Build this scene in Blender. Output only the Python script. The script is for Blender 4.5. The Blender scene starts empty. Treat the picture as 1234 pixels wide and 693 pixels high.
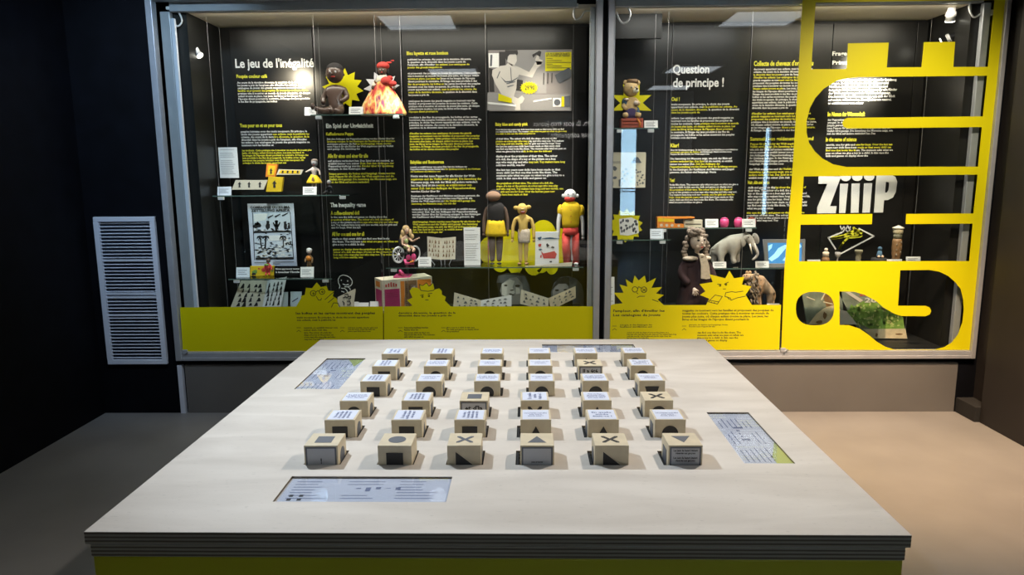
import bpy, bmesh, math, random
from mathutils import Vector, Matrix
from math import pi, sin, cos, radians as R
random.seed(7)
S = bpy.context.scene
COL = S.collection
# ---------------------------------------------------------------- camera
FPX, PITCH, ROLL, YAW = 847.94, .1633, -.0074, .0170
CAMZ = 1.6
CM = Matrix.Rotation(YAW, 3, 'Z') @ Matrix.Rotation(pi/2 - PITCH, 3, 'X') @ Matrix.Rotation(ROLL, 3, 'Z')
cd = bpy.data.cameras.new('camera'); cd.sensor_width = 36; cd.lens = FPX*36/1234; cd.clip_start = .05; cd.clip_end = 100
cam = bpy.data.objects.new('camera', cd); COL.objects.link(cam)
cam.matrix_world = Matrix.Translation((0, 0, CAMZ)) @ CM.to_4x4()
S.camera = cam
# ---------------------------------------------------------------- world and exposure
w = bpy.data.worlds.new('daylight'); S.world = w; w.use_nodes = True
w.node_tree.nodes['Background'].inputs[0].default_value = (.50, .72, 1, 1)
w.node_tree.nodes['Background'].inputs[1].default_value = 15.0
S.view_settings.view_transform = 'Standard'; S.view_settings.look = 'None'
S.view_settings.gamma = 1; S.view_settings.use_curve_mapping = False
S.view_settings.exposure = 0.0
# ---------------------------------------------------------------- key dimensions
D = 4.54            # plane of the showcase glass
YB = 5.05           # front of the showcase back panels
YI = 4.86           # plane the exhibits stand on
CEIL = 3.1

def ray(px, py):
    return CM @ Vector(((px-617)/FPX, -(py-346.5)/FPX, -1))
def at(px, py, Y):
    d = ray(px, py); t = Y/d.y
    return Vector((d.x*t, Y, CAMZ + d.z*t))
def atz(px, py, Z):
    d = ray(px, py); t = (Z-CAMZ)/d.z
    return Vector((d.x*t, d.y*t, Z))

# ---------------------------------------------------------------- lights
def spot(name, loc, target, power, col, ang, blend=.6, rad=.03):
    l = bpy.data.lights.new(name, 'SPOT'); l.energy = power; l.color = col
    l.spot_size = R(ang); l.spot_blend = blend; l.shadow_soft_size = rad
    o = bpy.data.objects.new(name, l); COL.objects.link(o); o.location = loc
    o.rotation_euler = (Vector(target)-Vector(loc)).to_track_quat('-Z', 'Y').to_euler()
    return o
def area(name, loc, target, power, col, sx, sy):
    l = bpy.data.lights.new(name, 'AREA'); l.energy = power; l.color = col
    l.shape = 'RECTANGLE'; l.size = sx; l.size_y = sy
    o = bpy.data.objects.new(name, l); COL.objects.link(o); o.location = loc
    o.rotation_euler = (Vector(target)-Vector(loc)).to_track_quat('-Z', 'Y').to_euler()
    return o
COOL = (.78, .87, 1); WARM = (1, .80, .58); NEUT = (1, .93, .84)
spot('ceiling_spot_light', (-1.4, 3.02, 3.05), (-.25, 2.2, .85), 260, (.78, .89, 1), 58, .9, .03)
spot('ceiling_spot_light', (1.6, 3.02, 3.05), (.15, 2.2, .85), 215, (1, .89, .78), 62, .9, .03)
# warm wash on the right half of the showcase and the floor before it
spot('ceiling_spot_light', (2.3, 3.1, 3.05), (2.25, 4.54, 1.2), 240, (1, .84, .62), 80, 1, .08)
spot('ceiling_spot_light', (2.0, 3.0, 3.05), (2.1, 4.0, 0), 800, (1, .64, .38), 62, 1, .06)
spot('ceiling_spot_light', (2.3, 1.6, 3.05), (2.2, 2.2, 0), 120, (1, .80, .58), 80, 1, .06)
spot('ceiling_spot_light', (.6, 3.0, 3.05), (.6, 4.54, 1.0), 130, (1, .95, .86), 75, 1, .08)
# cool wash on the left
spot('ceiling_spot_light', (-1.9, 3.0, 3.05), (-2.45, 4.54, 1.9), 150, (.55, .76, 1), 70, 1, .08)
spot('ceiling_spot_light', (-.8, 3.0, 3.05), (-1.1, 4.54, .9), 95, (.92, .96, 1), 75, 1, .08)
# showcase lamps: warm spots in the corners, added fill down-lights, and strips behind the header
spot('case_spot_light', (-1.62, 4.70, 2.30), (-1.60, YB, 2.18), 42, (1, .84, .62), 70, 1, .04)
spot('case_spot_light', (.10, 4.62, 2.55), (.12, YB, 2.00), 40, (1, .86, .68), 46, 1, .02)
spot('case_spot_light', (2.45, 4.64, 2.50), (2.33, YB, 2.20), 420, (1, .90, .74), 42, 1, .06)
for _x, _e in ((-1.65, 120), (-.75, 100), (.05, 145), (1.2, 135), (2.15, 150)):  # unseen down-lights, added to brighten the lower exhibits
    spot('case_fill_light', (_x, 4.60, 2.58), (_x, 4.93, .75), _e, (1, .94, .86), 54, 1, .02)
area('case_strip_light', (-.9, 4.62, 2.595), (-.9, 4.95, 1.2), 17, (1, .92, .80), 2.3, .05)
area('case_strip_light', (1.12, 4.62, 2.595), (1.12, 4.95, 1.2), 6, (1, .96, .90), .9, .05)
area('case_strip_light', (2.2, 4.62, 2.595), (2.2, 4.95, 1.2), 10, (1, .88, .70), 1.0, .05)

# ---------------------------------------------------------------- materials
MATS = {}
def mat(name, col, rough=.6, metal=0, noise=0, nscale=8, bump=0, spec=.5, stretch=None, coat=0, emit=None, alpha=None):
    if name in MATS: return MATS[name]
    m = bpy.data.materials.new(name); m.use_nodes = True; nt = m.node_tree; N = nt.nodes; L = nt.links
    b = N['Principled BSDF']; c = (*col, 1)
    b.inputs['Base Color'].default_value = c; b.inputs['Roughness'].default_value = rough
    b.inputs['Metallic'].default_value = metal; b.inputs['Specular IOR Level'].default_value = spec
    b.inputs['Coat Weight'].default_value = coat
    if emit: b.inputs['Emission Color'].default_value = (*emit[0], 1); b.inputs['Emission Strength'].default_value = emit[1]
    if noise or bump:
        tc = N.new('ShaderNodeTexCoord'); mp = N.new('ShaderNodeMapping'); nz = N.new('ShaderNodeTexNoise')
        nz.inputs['Scale'].default_value = nscale; nz.inputs['Detail'].default_value = 5
        if stretch: mp.inputs['Scale'].default_value = stretch
        L.new(tc.outputs['Object'], mp.inputs[0]); L.new(mp.outputs[0], nz.inputs['Vector'])
        if noise:
            mx = N.new('ShaderNodeMix'); mx.data_type = 'RGBA'
            mx.inputs[6].default_value = (*[max(0, v*(1-noise)) for v in col], 1)
            mx.inputs[7].default_value = (*[min(1, v*(1+noise)) for v in col], 1)
            rp = N.new('ShaderNodeMapRange'); rp.inputs[1].default_value = .3; rp.inputs[2].default_value = .7
            L.new(nz.outputs[0], rp.inputs[0]); L.new(rp.outputs[0], mx.inputs[0]); L.new(mx.outputs[2], b.inputs['Base Color'])
        if bump:
            bp = N.new('ShaderNodeBump'); bp.inputs['Strength'].default_value = bump; bp.inputs['Distance'].default_value = .005
            L.new(nz.outputs[0], bp.inputs['Height']); L.new(bp.outputs[0], b.inputs['Normal'])
    MATS[name] = m; return m

def glass_mat(name, tint=(.93, .97, .95), ior=1.5):
    m = bpy.data.materials.new(name); m.use_nodes = True; nt = m.node_tree; N = nt.nodes; L = nt.links
    N.remove(N['Principled BSDF'])
    tr = N.new('ShaderNodeBsdfTransparent'); tr.inputs[0].default_value = (*tint, 1)
    gl = N.new('ShaderNodeBsdfGlossy'); gl.inputs['Roughness'].default_value = 0.0
    fr = N.new('ShaderNodeFresnel'); fr.inputs[0].default_value = ior
    mx = N.new('ShaderNodeMixShader')
    ge = N.new('ShaderNodeNewGeometry'); mr = N.new('ShaderNodeMapRange'); mr.inputs[3].default_value = ior; mr.inputs[4].default_value = 1/ior
    L.new(ge.outputs['Backfacing'], mr.inputs[0]); L.new(mr.outputs[0], fr.inputs[0])
    L.new(fr.outputs[0], mx.inputs[0]); L.new(tr.outputs[0], mx.inputs[1]); L.new(gl.outputs[0], mx.inputs[2])
    L.new(mx.outputs[0], N['Material Output'].inputs[0]); MATS[name] = m; return m

def ply_mat():
    # birch plywood: pale face, edges with stacked veneers along Z
    m = bpy.data.materials.new('birch_plywood'); m.use_nodes = True; nt = m.node_tree; N = nt.nodes; L = nt.links
    b = N['Principled BSDF']; b.inputs['Roughness'].default_value = .5; b.inputs['Specular IOR Level'].default_value = .35
    tc = N.new('ShaderNodeTexCoord'); geo = N.new('ShaderNodeNewGeometry')
    mp = N.new('ShaderNodeMapping'); mp.inputs['Scale'].default_value = (1.2, 5, 1)
    nz = N.new('ShaderNodeTexNoise'); nz.inputs['Scale'].default_value = 2.2; nz.inputs['Detail'].default_value = 6; nz.inputs['Distortion'].default_value = .6
    L.new(tc.outputs['Object'], mp.inputs[0]); L.new(mp.outputs[0], nz.inputs['Vector'])
    face = N.new('ShaderNodeValToRGB'); face.color_ramp.elements[0].position = .3; face.color_ramp.elements[1].position = .7
    face.color_ramp.elements[0].color = (.54, .495, .44, 1); face.color_ramp.elements[1].color = (.665, .62, .56, 1)
    L.new(nz.outputs[0], face.inputs[0])
    # fine flecks
    n2 = N.new('ShaderNodeTexNoise'); n2.inputs['Scale'].default_value = 45; n2.inputs['Detail'].default_value = 3
    L.new(mp.outputs[0], n2.inputs['Vector'])
    fl = N.new('ShaderNodeMapRange'); fl.inputs[1].default_value = .25; fl.inputs[2].default_value = .36; fl.inputs[3].default_value = .82; fl.inputs[4].default_value = 1
    L.new(n2.outputs[0], fl.inputs[0])
    mf = N.new('ShaderNodeMix'); mf.data_type = 'RGBA'; mf.blend_type = 'MULTIPLY'; mf.inputs[0].default_value = 1
    L.new(face.outputs[0], mf.inputs[6]); L.new(fl.outputs[0], mf.inputs[7])
    wv = N.new('ShaderNodeTexWave'); wv.bands_direction = 'Z'; wv.inputs['Scale'].default_value = 36; wv.inputs['Distortion'].default_value = .4; wv.inputs['Detail'].default_value = 2; wv.inputs['Detail Scale'].default_value = .6
    L.new(tc.outputs['Object'], wv.inputs['Vector'])
    ed = N.new('ShaderNodeValToRGB'); ed.color_ramp.elements[0].color = (.13, .095, .06, 1); ed.color_ramp.elements[1].color = (.36, .31, .23, 1)
    ed.color_ramp.elements[0].position = .25; ed.color_ramp.elements[1].position = .6
    L.new(wv.outputs[0], ed.inputs[0])
    sx = N.new('ShaderNodeSeparateXYZ'); L.new(geo.outputs['Normal'], sx.inputs[0])
    ab = N.new('ShaderNodeMath'); ab.operation = 'GREATER_THAN'; ab.inputs[1].default_value = .5; L.new(sx.outputs[2], ab.inputs[0])
    mx = N.new('ShaderNodeMix'); mx.data_type = 'RGBA'
    L.new(ab.outputs[0], mx.inputs[0]); L.new(ed.outputs[0], mx.inputs[6]); L.new(mf.outputs[2], mx.inputs[7])
    L.new(mx.outputs[2], b.inputs['Base Color'])
    return m

M = dict(
    wall_black=mat('black_wall_paint', (.0022, .0026, .0048), .7, noise=.3, spec=.12),
    wall_right=mat('dark_brown_wall_paint', (.014, .0115, .011), .6, noise=.25, nscale=3),
    wall_grey=mat('pale_grey_wall_paint', (.6, .64, .72), .7),
    ceiling=mat('ceiling_paint', (.05, .05, .05), .8),
    floor=mat('floor_vinyl', (.225, .220, .216), .42, noise=.10, nscale=2.5, bump=.05),
    plinth=mat('plinth_grey', (.13, .125, .12), .6, noise=.12, nscale=1.5),
    steel=mat('brushed_aluminium', (.42, .44, .48), .40, .35, noise=.05, nscale=20),
    steel_dark=mat('dark_metal', (.05, .05, .055), .4, 1),
    white_metal=mat('white_enamel', (.62, .66, .76), .4),
    panel=mat('black_panel_lacquer', (.009, .0085, .008), .33, noise=.2, nscale=3, spec=.35),
    caseblack=mat('case_black', (.008, .0078, .0075), .5, noise=.2, nscale=2, spec=.3),
    caseside=mat('case_side_black', (.009, .009, .0085), .4, noise=.2, nscale=2, spec=.4),
    caseceil=mat('case_ceiling_cream', (.78, .70, .57), .6),
    yellow=mat('yellow_vinyl', (.66, .60, .002), .45, spec=.3),
    yellowpaint=mat('yellow_paint', (.52, .47, .01), .5),
    txtw=mat('white_lettering', (.72, .71, .68), .6),
    txty=mat('yellow_lettering', (.70, .66, .03), .6),
    txtk=mat('black_lettering', (.02, .02, .015), .6),
    txtb=mat('blue_grey_lettering', (.16, .19, .33), .6),
    paper=mat('white_paper', (.80, .80, .79), .7),
    creampaper=mat('cream_paper', (.68, .62, .48), .7),
    card=mat('card_blue_white', (.62, .68, .76), .7),
    ink=mat('black_ink', (.02, .018, .018), .6),
    greyink=mat('grey_ink', (.10, .11, .13), .6),
    midgrey=mat('mid_grey_print', (.28, .27, .27), .6),
    wood=mat('cube_cardboard_wood', (.62, .53, .37), .55, noise=.08, nscale=25),
    sticker=mat('sticker_white', (.64, .68, .80), .5),
    framegrey=mat('sticker_frame_grey', (.12, .13, .15), .5),
    labelgrey=mat('label_grey', (.50, .50, .52), .5),
    skin_dark=mat('dark_celluloid', (.085, .052, .040), .32, coat=.15),
    skin_brown=mat('brown_cloth', (.12, .075, .055), .9, bump=.2, nscale=60),
    face_brown=mat('light_brown_cloth', (.30, .18, .12), .9, bump=.2, nscale=60),
    skin_pale=mat('pale_plastic_skin', (.62, .40, .28), .4),
    skin_yellow=mat('ochre_cloth', (.62, .42, .11), .85, bump=.2, nscale=60),
    bisque=mat('bisque_face', (.68, .55, .47), .4),
    red=mat('red_cloth', (.55, .05, .04), .8),
    pink=mat('pink_plastic', (.75, .08, .25), .45),
    magenta=mat('magenta_print', (.42, .03, .13), .55),
    orange=mat('orange_print', (.70, .22, .02), .55),
    yelcloth=mat('yellow_cloth', (.75, .50, .01), .85, noise=.1, nscale=30),
    blackcloth=mat('charcoal_cloth', (.025, .022, .022), .95),
    white=mat('white_plastic', (.70, .70, .72), .4),
    blond=mat('blond_hair', (.62, .42, .20), .6, noise=.3, nscale=40, bump=.4),
    greyhair=mat('ash_curls', (.27, .21, .17), .8, noise=.45, nscale=40, bump=.8),
    maroon=mat('maroon_velvet', (.035, .014, .018), .9),
    lace=mat('cream_lace', (.55, .46, .37), .9, noise=.2, nscale=50, bump=.3),
    elephant=mat('elephant_grey', (.46, .42, .38), .8, noise=.2, nscale=18, bump=.5),
    tusk=mat('ivory', (.7, .62, .5), .5),
    fur=mat('tan_fur', (.40, .26, .15), .95, noise=.35, nscale=25, bump=.6),
    mane=mat('shaggy_mane', (.22, .17, .12), .95, noise=.5, nscale=40, bump=.8),
    bear=mat('ochre_plush', (.55, .38, .18), .95, noise=.25, nscale=30, bump=.4),
    purple=mat('purple_cloth', (.07, .045, .13), .9),
    blue=mat('blue_cloth', (.05, .11, .18), .9),
    crate=mat('red_crate', (.42, .07, .03), .6, noise=.3, nscale=20),
    stone=mat('olive_stone', (.16, .15, .10), .7, noise=.3, nscale=40),
    brownwood=mat('carved_brown_wood', (.22, .12, .05), .6, noise=.3, nscale=30),
    leaf=mat('leaf_green', (.18, .33, .06), .7, noise=.4, nscale=30),
    leaflight=mat('leaf_light', (.50, .58, .22), .7),
    tealprint=mat('teal_grey_print', (.20, .24, .20), .6, noise=.4, nscale=12),
    sand=mat('sand_print', (.68, .58, .40), .7, noise=.15, nscale=20),
    screen=mat('tablet_screen', (.01, .02, .05), .2, emit=((.10, .38, .75), 1.0)),
    screenlight=mat('tablet_screen_light', (.1, .2, .3), .2, emit=((.40, .75, 1), 1.3)),
    lampglow=mat('lamp_lens', (1, 1, 1), .3, emit=((1, .93, .8), 9)),
    lightpanel=mat('ceiling_light_panel', (1, 1, 1), .5, emit=((.86, .93, 1), 3.6)),
    photo_pale=mat('photo_pale', (.60, .565, .52), .6), photo_bg=mat('photo_grey', (.22, .20, .20), .6),
    rubber=mat('black_rubber', (.012, .012, .012), .8),
)
def madras():
    m = bpy.data.materials.new('madras_cloth'); m.use_nodes = True; nt = m.node_tree; N = nt.nodes; L = nt.links
    b = N['Principled BSDF']; b.inputs['Roughness'].default_value = .85
    tc = N.new('ShaderNodeTexCoord'); mp = N.new('ShaderNodeMapping'); mp.inputs['Scale'].default_value = (1, 1, .35); vo = N.new('ShaderNodeTexNoise'); vo.inputs['Scale'].default_value = 22; vo.inputs['Detail'].default_value = 2
    cr = N.new('ShaderNodeValToRGB'); e = cr.color_ramp.elements; cr.color_ramp.interpolation = 'CONSTANT'
    e[0].position = 0; e[0].color = (.55, .05, .04, 1); e[1].position = .40; e[1].color = (.78, .22, .08, 1)
    for p, c in ((.47, (.80, .52, .14, 1)), (.53, (.75, .62, .30, 1)), (.58, (.80, .30, .16, 1)), (.64, (.30, .08, .16, 1))):
        q = e.new(p); q.color = c
    L.new(tc.outputs['Object'], mp.inputs[0]); L.new(mp.outputs[0], vo.inputs['Vector']); L.new(vo.outputs[0], cr.inputs[0]); L.new(cr.outputs[0], b.inputs['Base Color'])
    return m
M['madras'] = madras()
M['glass'] = glass_mat('showcase_glass', (.96, .98, .97), ior=1.52)
M['shelfglass'] = glass_mat('shelf_glass', (.90, .95, .93), 1.45)
M['acrylic'] = glass_mat('acrylic_cover', (.96, .97, .98), 1.6)
M['ply'] = ply_mat()

# ---------------------------------------------------------------- helpers
def link(name, me, material=None, parent=None, loc=(0, 0, 0), rot=(0, 0, 0)):
    o = bpy.data.objects.new(name, me); COL.objects.link(o)
    if material is not None:
        me.materials.clear()
        for m in (material if isinstance(material, (list, tuple)) else [material]): me.materials.append(m)
    o.location = loc; o.rotation_euler = rot
    if parent: o.parent = parent
    return o
def thing(name, label, cat, loc=(0, 0, 0), group=None, rot=(0, 0, 0)):
    o = bpy.data.objects.new(name, None); COL.objects.link(o); o.location = loc; o.rotation_euler = rot
    o.empty_display_size = .05
    return tag(o, label, cat, group)
def tag(o, label, cat, group=None):
    o['label'] = label; o['category'] = cat
    if group: o['group'] = group
    return o
def struct(o): o['kind'] = 'structure'; return o

class B:
    """collects shapes in one bmesh; coordinates are local to the thing"""
    def __init__(s): s.b = bmesh.new()
    def box(s, x0, x1, y0, y1, z0, z1, rot=None, piv=None, bev=0):
        r = bmesh.ops.create_cube(s.b, size=1)
        vs = r['verts']
        bmesh.ops.scale(s.b, vec=(x1-x0, y1-y0, z1-z0), verts=vs)
        c = Vector(((x0+x1)/2, (y0+y1)/2, (z0+z1)/2))
        bmesh.ops.translate(s.b, vec=c, verts=vs)
        if bev:
            es = list({e for v in vs for e in v.link_edges})
            g = bmesh.ops.bevel(s.b, geom=es, offset=bev, segments=2, affect='EDGES', profile=.5)
            vs = list({v for f in g['faces'] for v in f.verts} | {v for v in vs if v.is_valid})
        if rot:
            bmesh.ops.rotate(s.b, cent=piv or c, matrix=rot, verts=[v for v in vs if v.is_valid])
        return s
    def ball(s, c, r, seg=14, rot=None):
        if not isinstance(r, (tuple, list)): r = (r, r, r)
        q = bmesh.ops.create_uvsphere(s.b, u_segments=seg, v_segments=max(6, seg*2//3), radius=1)
        bmesh.ops.scale(s.b, vec=r, verts=q['verts'])
        if rot: bmesh.ops.rotate(s.b, cent=(0, 0, 0), matrix=rot, verts=q['verts'])
        bmesh.ops.translate(s.b, vec=c, verts=q['verts']); return s
    def lathe(s, c, prof, seg=20, sx=1, sy=1, ripple=0, rn=9):
        rings = []
        for k, (r, z) in enumerate(prof):
            ring = []
            for i in range(seg):
                a = 2*pi*i/seg; q = r*(1+ripple*sin(rn*a)*(1 if k else .3))
                ring.append(s.b.verts.new((c[0]+q*cos(a)*sx, c[1]+q*sin(a)*sy, c[2]+z)))
            rings.append(ring)
        for a, b2 in zip(rings, rings[1:]):
            for i in range(seg): s.b.faces.new((a[i], a[(i+1) % seg], b2[(i+1) % seg], b2[i]))
        s.b.faces.new(list(reversed(rings[0]))); s.b.faces.new(rings[-1]); return s
    def tube(s, pts, r, seg=8, closed=False):
        pts = [Vector(p) for p in pts]; n = len(pts); rings = []
        rr = r if isinstance(r, (list, tuple)) else [r]*n
        for i, p in enumerate(pts):
            if closed: d = pts[(i+1) % n]-pts[i-1]
            else: d = pts[min(i+1, n-1)]-pts[max(i-1, 0)]
            d.normalize()
            u = d.cross(Vector((0, 0, 1)) if abs(d.z) < .95 else Vector((1, 0, 0))).normalized(); v = d.cross(u)
            rings.append([s.b.verts.new(p+(u*cos(2*pi*k/seg)+v*sin(2*pi*k/seg))*rr[i]) for k in range(seg)])
        m = n if closed else n-1
        for i in range(m):
            a, b2 = rings[i], rings[(i+1) % n]
            for k in range(seg): s.b.faces.new((a[k], a[(k+1) % seg], b2[(k+1) % seg], b2[k]))
        if not closed: s.b.faces.new(list(reversed(rings[0]))); s.b.faces.new(rings[-1])
        return s
    def poly(s, pts, th, axis='y'):
        """flat outline (list of 3-D points, planar) pushed back by the vector th"""
        th = Vector(th); a = [s.b.verts.new(p) for p in pts]; b2 = [s.b.verts.new(Vector(p)+th) for p in pts]
        n = len(pts); s.b.faces.new(a); s.b.faces.new(list(reversed(b2)))
        for i in range(n): s.b.faces.new((a[i], b2[i], b2[(i+1) % n], a[(i+1) % n]))
        return s
    def build(s, name, material, parent=None, smooth=False, loc=(0, 0, 0), rot=(0, 0, 0)):
        bmesh.ops.recalc_face_normals(s.b, faces=s.b.faces)
        me = bpy.data.meshes.new(name); s.b.to_mesh(me); s.b.free()
        if smooth:
            for p in me.polygons: p.use_smooth = True
        return link(name, me, material, parent, loc, rot)

def skin(name, pts, edges, material, parent, sub=2, flat=1):
    """one continuous body grown on a skeleton: pts = [(x,y,z,r)]"""
    me = bpy.data.meshes.new(name); me.from_pydata([p[:3] for p in pts], edges, [])
    o = bpy.data.objects.new(name, me); COL.objects.link(o)
    md = o.modifiers.new('skin', 'SKIN'); md.use_smooth_shade = True
    for v, p in zip(me.skin_vertices[0].data, pts): v.radius = (p[3], p[3]*flat)
    me.skin_vertices[0].data[0].use_root = True
    sb = o.modifiers.new('sub', 'SUBSURF'); sb.levels = sub; sb.render_levels = sub
    bpy.context.view_layer.update()
    dg = bpy.context.evaluated_depsgraph_get()
    m2 = bpy.data.meshes.new_from_object(o.evaluated_get(dg)); bpy.data.objects.remove(o); m2.name = name
    for p in m2.polygons: p.use_smooth = True
    return link(name, m2, material, parent)

def flat2d(name, loops, th, material, parent=None, loc=(0, 0, 0), rot=(pi/2, 0, 0)):
    """filled outline(s) with holes, in the XZ plane, thickness th"""
    c = bpy.data.curves.new(name, 'CURVE'); c.dimensions = '2D'; c.fill_mode = 'BOTH'; c.extrude = th/2
    for lp in loops:
        sp = c.splines.new('POLY'); sp.points.add(len(lp)-1); sp.use_cyclic_u = True
        for q, (x, z) in zip(sp.points, lp): q.co = (x, z, 0, 1)
    o = bpy.data.objects.new(name, c); me = bpy.data.meshes.new_from_object(o)
    bpy.data.objects.remove(o); bpy.data.curves.remove(c); me.name = name
    return link(name, me, material, parent, loc, rot)
def pxl(pts, Y, o=(0, 0, 0)):
    r = []
    for p in pts:
        q = at(p[0], p[1], Y); r.append((q.x-o[0], q.z-o[2]))
    return r

def strokes(name, lines, wdt, Y, material, parent, o=(0, 0, 0), th=.0008):
    """drawn lines (pixel polylines) as thin raised ribbons in the plane Y"""
    b = B()
    for ln in lines:
        P = [at(x, y, Y) for x, y in ln]
        for a, c in zip(P, P[1:]):
            d = (c-a); L = d.length
            if L < 1e-6: continue
            n = Vector((-d.z, 0, d.x))/L*wdt/2; e = d/L*wdt*.3
            off = Vector((o[0], o[1], o[2]))
            b.poly([a-e+n-off, c+e+n-off, c+e-n-off, a-e-n-off], (0, th, 0))
    return b.build(name, material, parent)

def circle(cx, cy, rx, ry=None, n=14, a0=0, a1=360):
    ry = ry or rx
    return [(cx+rx*cos(R(a0+(a1-a0)*i/n)), cy+ry*sin(R(a0+(a1-a0)*i/n))) for i in range(n+1)]

def text_me(body, size, cols=None, bold=0, space_line=1.0, align='LEFT', xs=1, res=2, spacing=1.0):
    c = bpy.data.curves.new('lettering', 'FONT'); c.body = body; c.size = size; c.offset = bold
    c.resolution_u = res; c.space_line = space_line; c.align_x = align; c.space_character = spacing
    for m in (M['txtw'], M['txty']): c.materials.append(m)
    if cols:
        for i, k in enumerate(cols):
            if i < len(c.body_format): c.body_format[i].material_index = k
    o = bpy.data.objects.new('lettering', c); me = bpy.data.meshes.new_from_object(o)
    bpy.data.objects.remove(o); bpy.data.curves.remove(c)
    if xs != 1:
        me.transform(Matrix.Diagonal((xs, 1, 1, 1)))
    return me
def me_bounds(me):
    xs = [v.co.x for v in me.vertices]; ys = [v.co.y for v in me.vertices]
    return min(xs), max(xs), min(ys), max(ys)
def fit_text(name, body, x0, x1, z0, z1, Y, material, parent, off=(0, 0, 0), bold=0.0, rot=(pi/2, 0, 0), th=0, mirror=False, res=2):
    """one line of lettering fitted into x0..x1, z0..z1 (ink box) on the plane Y"""
    me = text_me(body, 1, bold=bold, res=res)
    a, b2, c, d = me_bounds(me)
    me.transform(Matrix.Translation((-a, -c, 0))); me.transform(Matrix.Diagonal(((x1-x0)/(b2-a), (z1-z0)/(d-c), 1, 1)))
    return link(name, me, material, parent, (x0-off[0], Y-off[1], z0-off[2]), rot)

FR = "Au cours de la dernière décennie, la question de la diversité dans les jouets a pris de l'ampleur, afin d'éveiller les enfants. Les catalogues de jouets des grands magasins se tournent vers les familles et proposent des poupées de toutes les couleurs. Cette pratique vise à montrer un monde de jouets plus juste, où chaque enfant trouve sa place. Les jeux, les livres et les images de l'époque disent pourtant le contraire. À l'image des jeux produits à des fins de propagande, les boîtes et les cartes montrent des peuples lointains sous des traits moqueurs. En principe, le choix des jouets appartient aux enfants, mais la publicité les oriente. "
DE = "Seit den Anfängen der Puppenherstellung werden Kinder über ihr Spielzeug erzogen. In den Katalogen der Kaufhäuser sind Mädchen und Jungen getrennt, die Farben sind festgelegt. Heute werden neue Puppen für alle Kinder der Welt angeboten und die Vielfalt wird gezeigt. Die Sammlung des Museums zeigt, wie sich der Blick auf andere verändert hat. Das Spiel ist nie neutral, es erzählt immer von seiner Zeit. "
EN = "In this case the dolls and games on display show the prejudices of their time. The colour of a doll, the shape of a toy or the picture on a box says who may play and who may not. Toy makers have long sold two worlds, one for girls and one for boys. Over the last ten years new dolls have been made so that every child can find one that looks like them. The museum asks what we pass on when we give a toy to a child. "
_cur = {'F': 0, 'D': 0, 'E': 0}
def block(parent, org, lang, x0, y0, x1, yl, n, pattern, Y=YB-.002):
    """paragraph of n lines between pixel rows y0 and yl (line centres)"""
    src = {'F': FR, 'D': DE, 'E': EN}[lang]; words = src.split(); k = _cur[lang]
    a = at(x0, y0, Y); c = at(x0, yl, Y); e = at(x1, (y0+yl)/2, Y); a2 = at(x0, (y0+yl)/2, Y)
    pitch = (a.z-c.z)/(n-1) if n > 1 else .0195
    W = e.x-a2.x; nat = .46*.78*pitch*1.12
    N = max(8, int(W/nat)); lines = []; cols = []
    for i in range(n):
        ln = ''
        while len(ln)+len(words[k % len(words)]) < N:
            ln += ('' if not ln else ' ')+words[k % len(words)]; k += 1
        lim = N if i < n-1 else int(N*random.uniform(.45, .9))
        while len(ln) > lim: ln = ln[:lim].rsplit(' ', 1)[0]
        p = pattern[i % len(pattern)]
        for j in range(len(ln)): cols.append({'W': 0, 'Y': 1, 'M': int(j > len(ln)*.45), 'N': int(j < len(ln)*.5)}[p])
        cols.append(0); lines.append(ln)
    _cur[lang] = k
    size = pitch*1.14
    me = text_me('\n'.join(lines), size, cols, bold=size*.030, res=1)
    xa, xb, ya, yb = me_bounds(me)
    # measured line pitch -> scale
    s = (a.z-c.z+size*.62)/(yb-ya) if n > 1 else 1
    me.transform(Matrix.Translation((-xa, -yb, 0))); me.transform(Matrix.Diagonal((W/(xb-xa), s, 1, 1)))
    return link('paragraph', me, None, parent, (a2.x-org[0], Y-org[1], a.z+size*.31-org[2]), (pi/2, 0, 0))
def head(parent, org, body, x0, y0, x1, y1, material, bold=.03, Y=YB-.002, name='heading', res=2):
    """heading whose ink box is the pixel box"""
    a = at(x0, y0, Y); c = at(x1, y1, Y); a2 = at(x0, y1, Y)
    return fit_text(name, body, (a.x+a2.x)/2, c.x, c.z, a.z, Y, material, parent, org, bold, res=res)

# ================================================================= setting
b = B(); b.box(-2.95, 6.2, -5.1, 5.3, -.05, 0); struct(b.build('floor', M['floor']))
b = B(); b.box(-2.95, 6.2, -5.1, 5.3, CEIL, CEIL+.08); struct(b.build('ceiling', M['ceiling']))
b = B(); b.box(-2.95, -2.849, -5.1, 5.3, 0, CEIL); struct(b.build('wall_left', M['wall_black']))
b = B(); b.box(-2.849, -2.325, D, D+.1, 0, CEIL); b.box(-2.325, 2.955, D, D+.1, 2.80, CEIL); b.box(2.955, 3.0, D, D+.1, 0, CEIL); b.box(2.862, 2.955, D, D+.1, 0, .33); b.box(-2.849, 3.2, 5.2, 5.3, 0, CEIL)
struct(b.build('wall_back', M['wall_black']))
b = B(); b.box(2.90, 3.0, 1.0, 4.335, .0, CEIL, bev=.004); b.box(3.0, 3.1, 1.0, 5.3, 0, CEIL); b.box(2.98, 3.0, 4.335, D, 0, CEIL)
struct(b.build('wall_right', M['wall_right']))
b = B(); b.box(2.868, 2.98, 4.337, 4.54, 0, .10, bev=.004); struct(b.build('baseboard_right', M['rubber']))
b = B(); b.box(3.1, 6.2, 1.0, 1.1, 0, CEIL); b.box(6.1, 6.2, -5.1, 1.0, 0, CEIL); struct(b.build('wall_hall', M['wall_black']))
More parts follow.
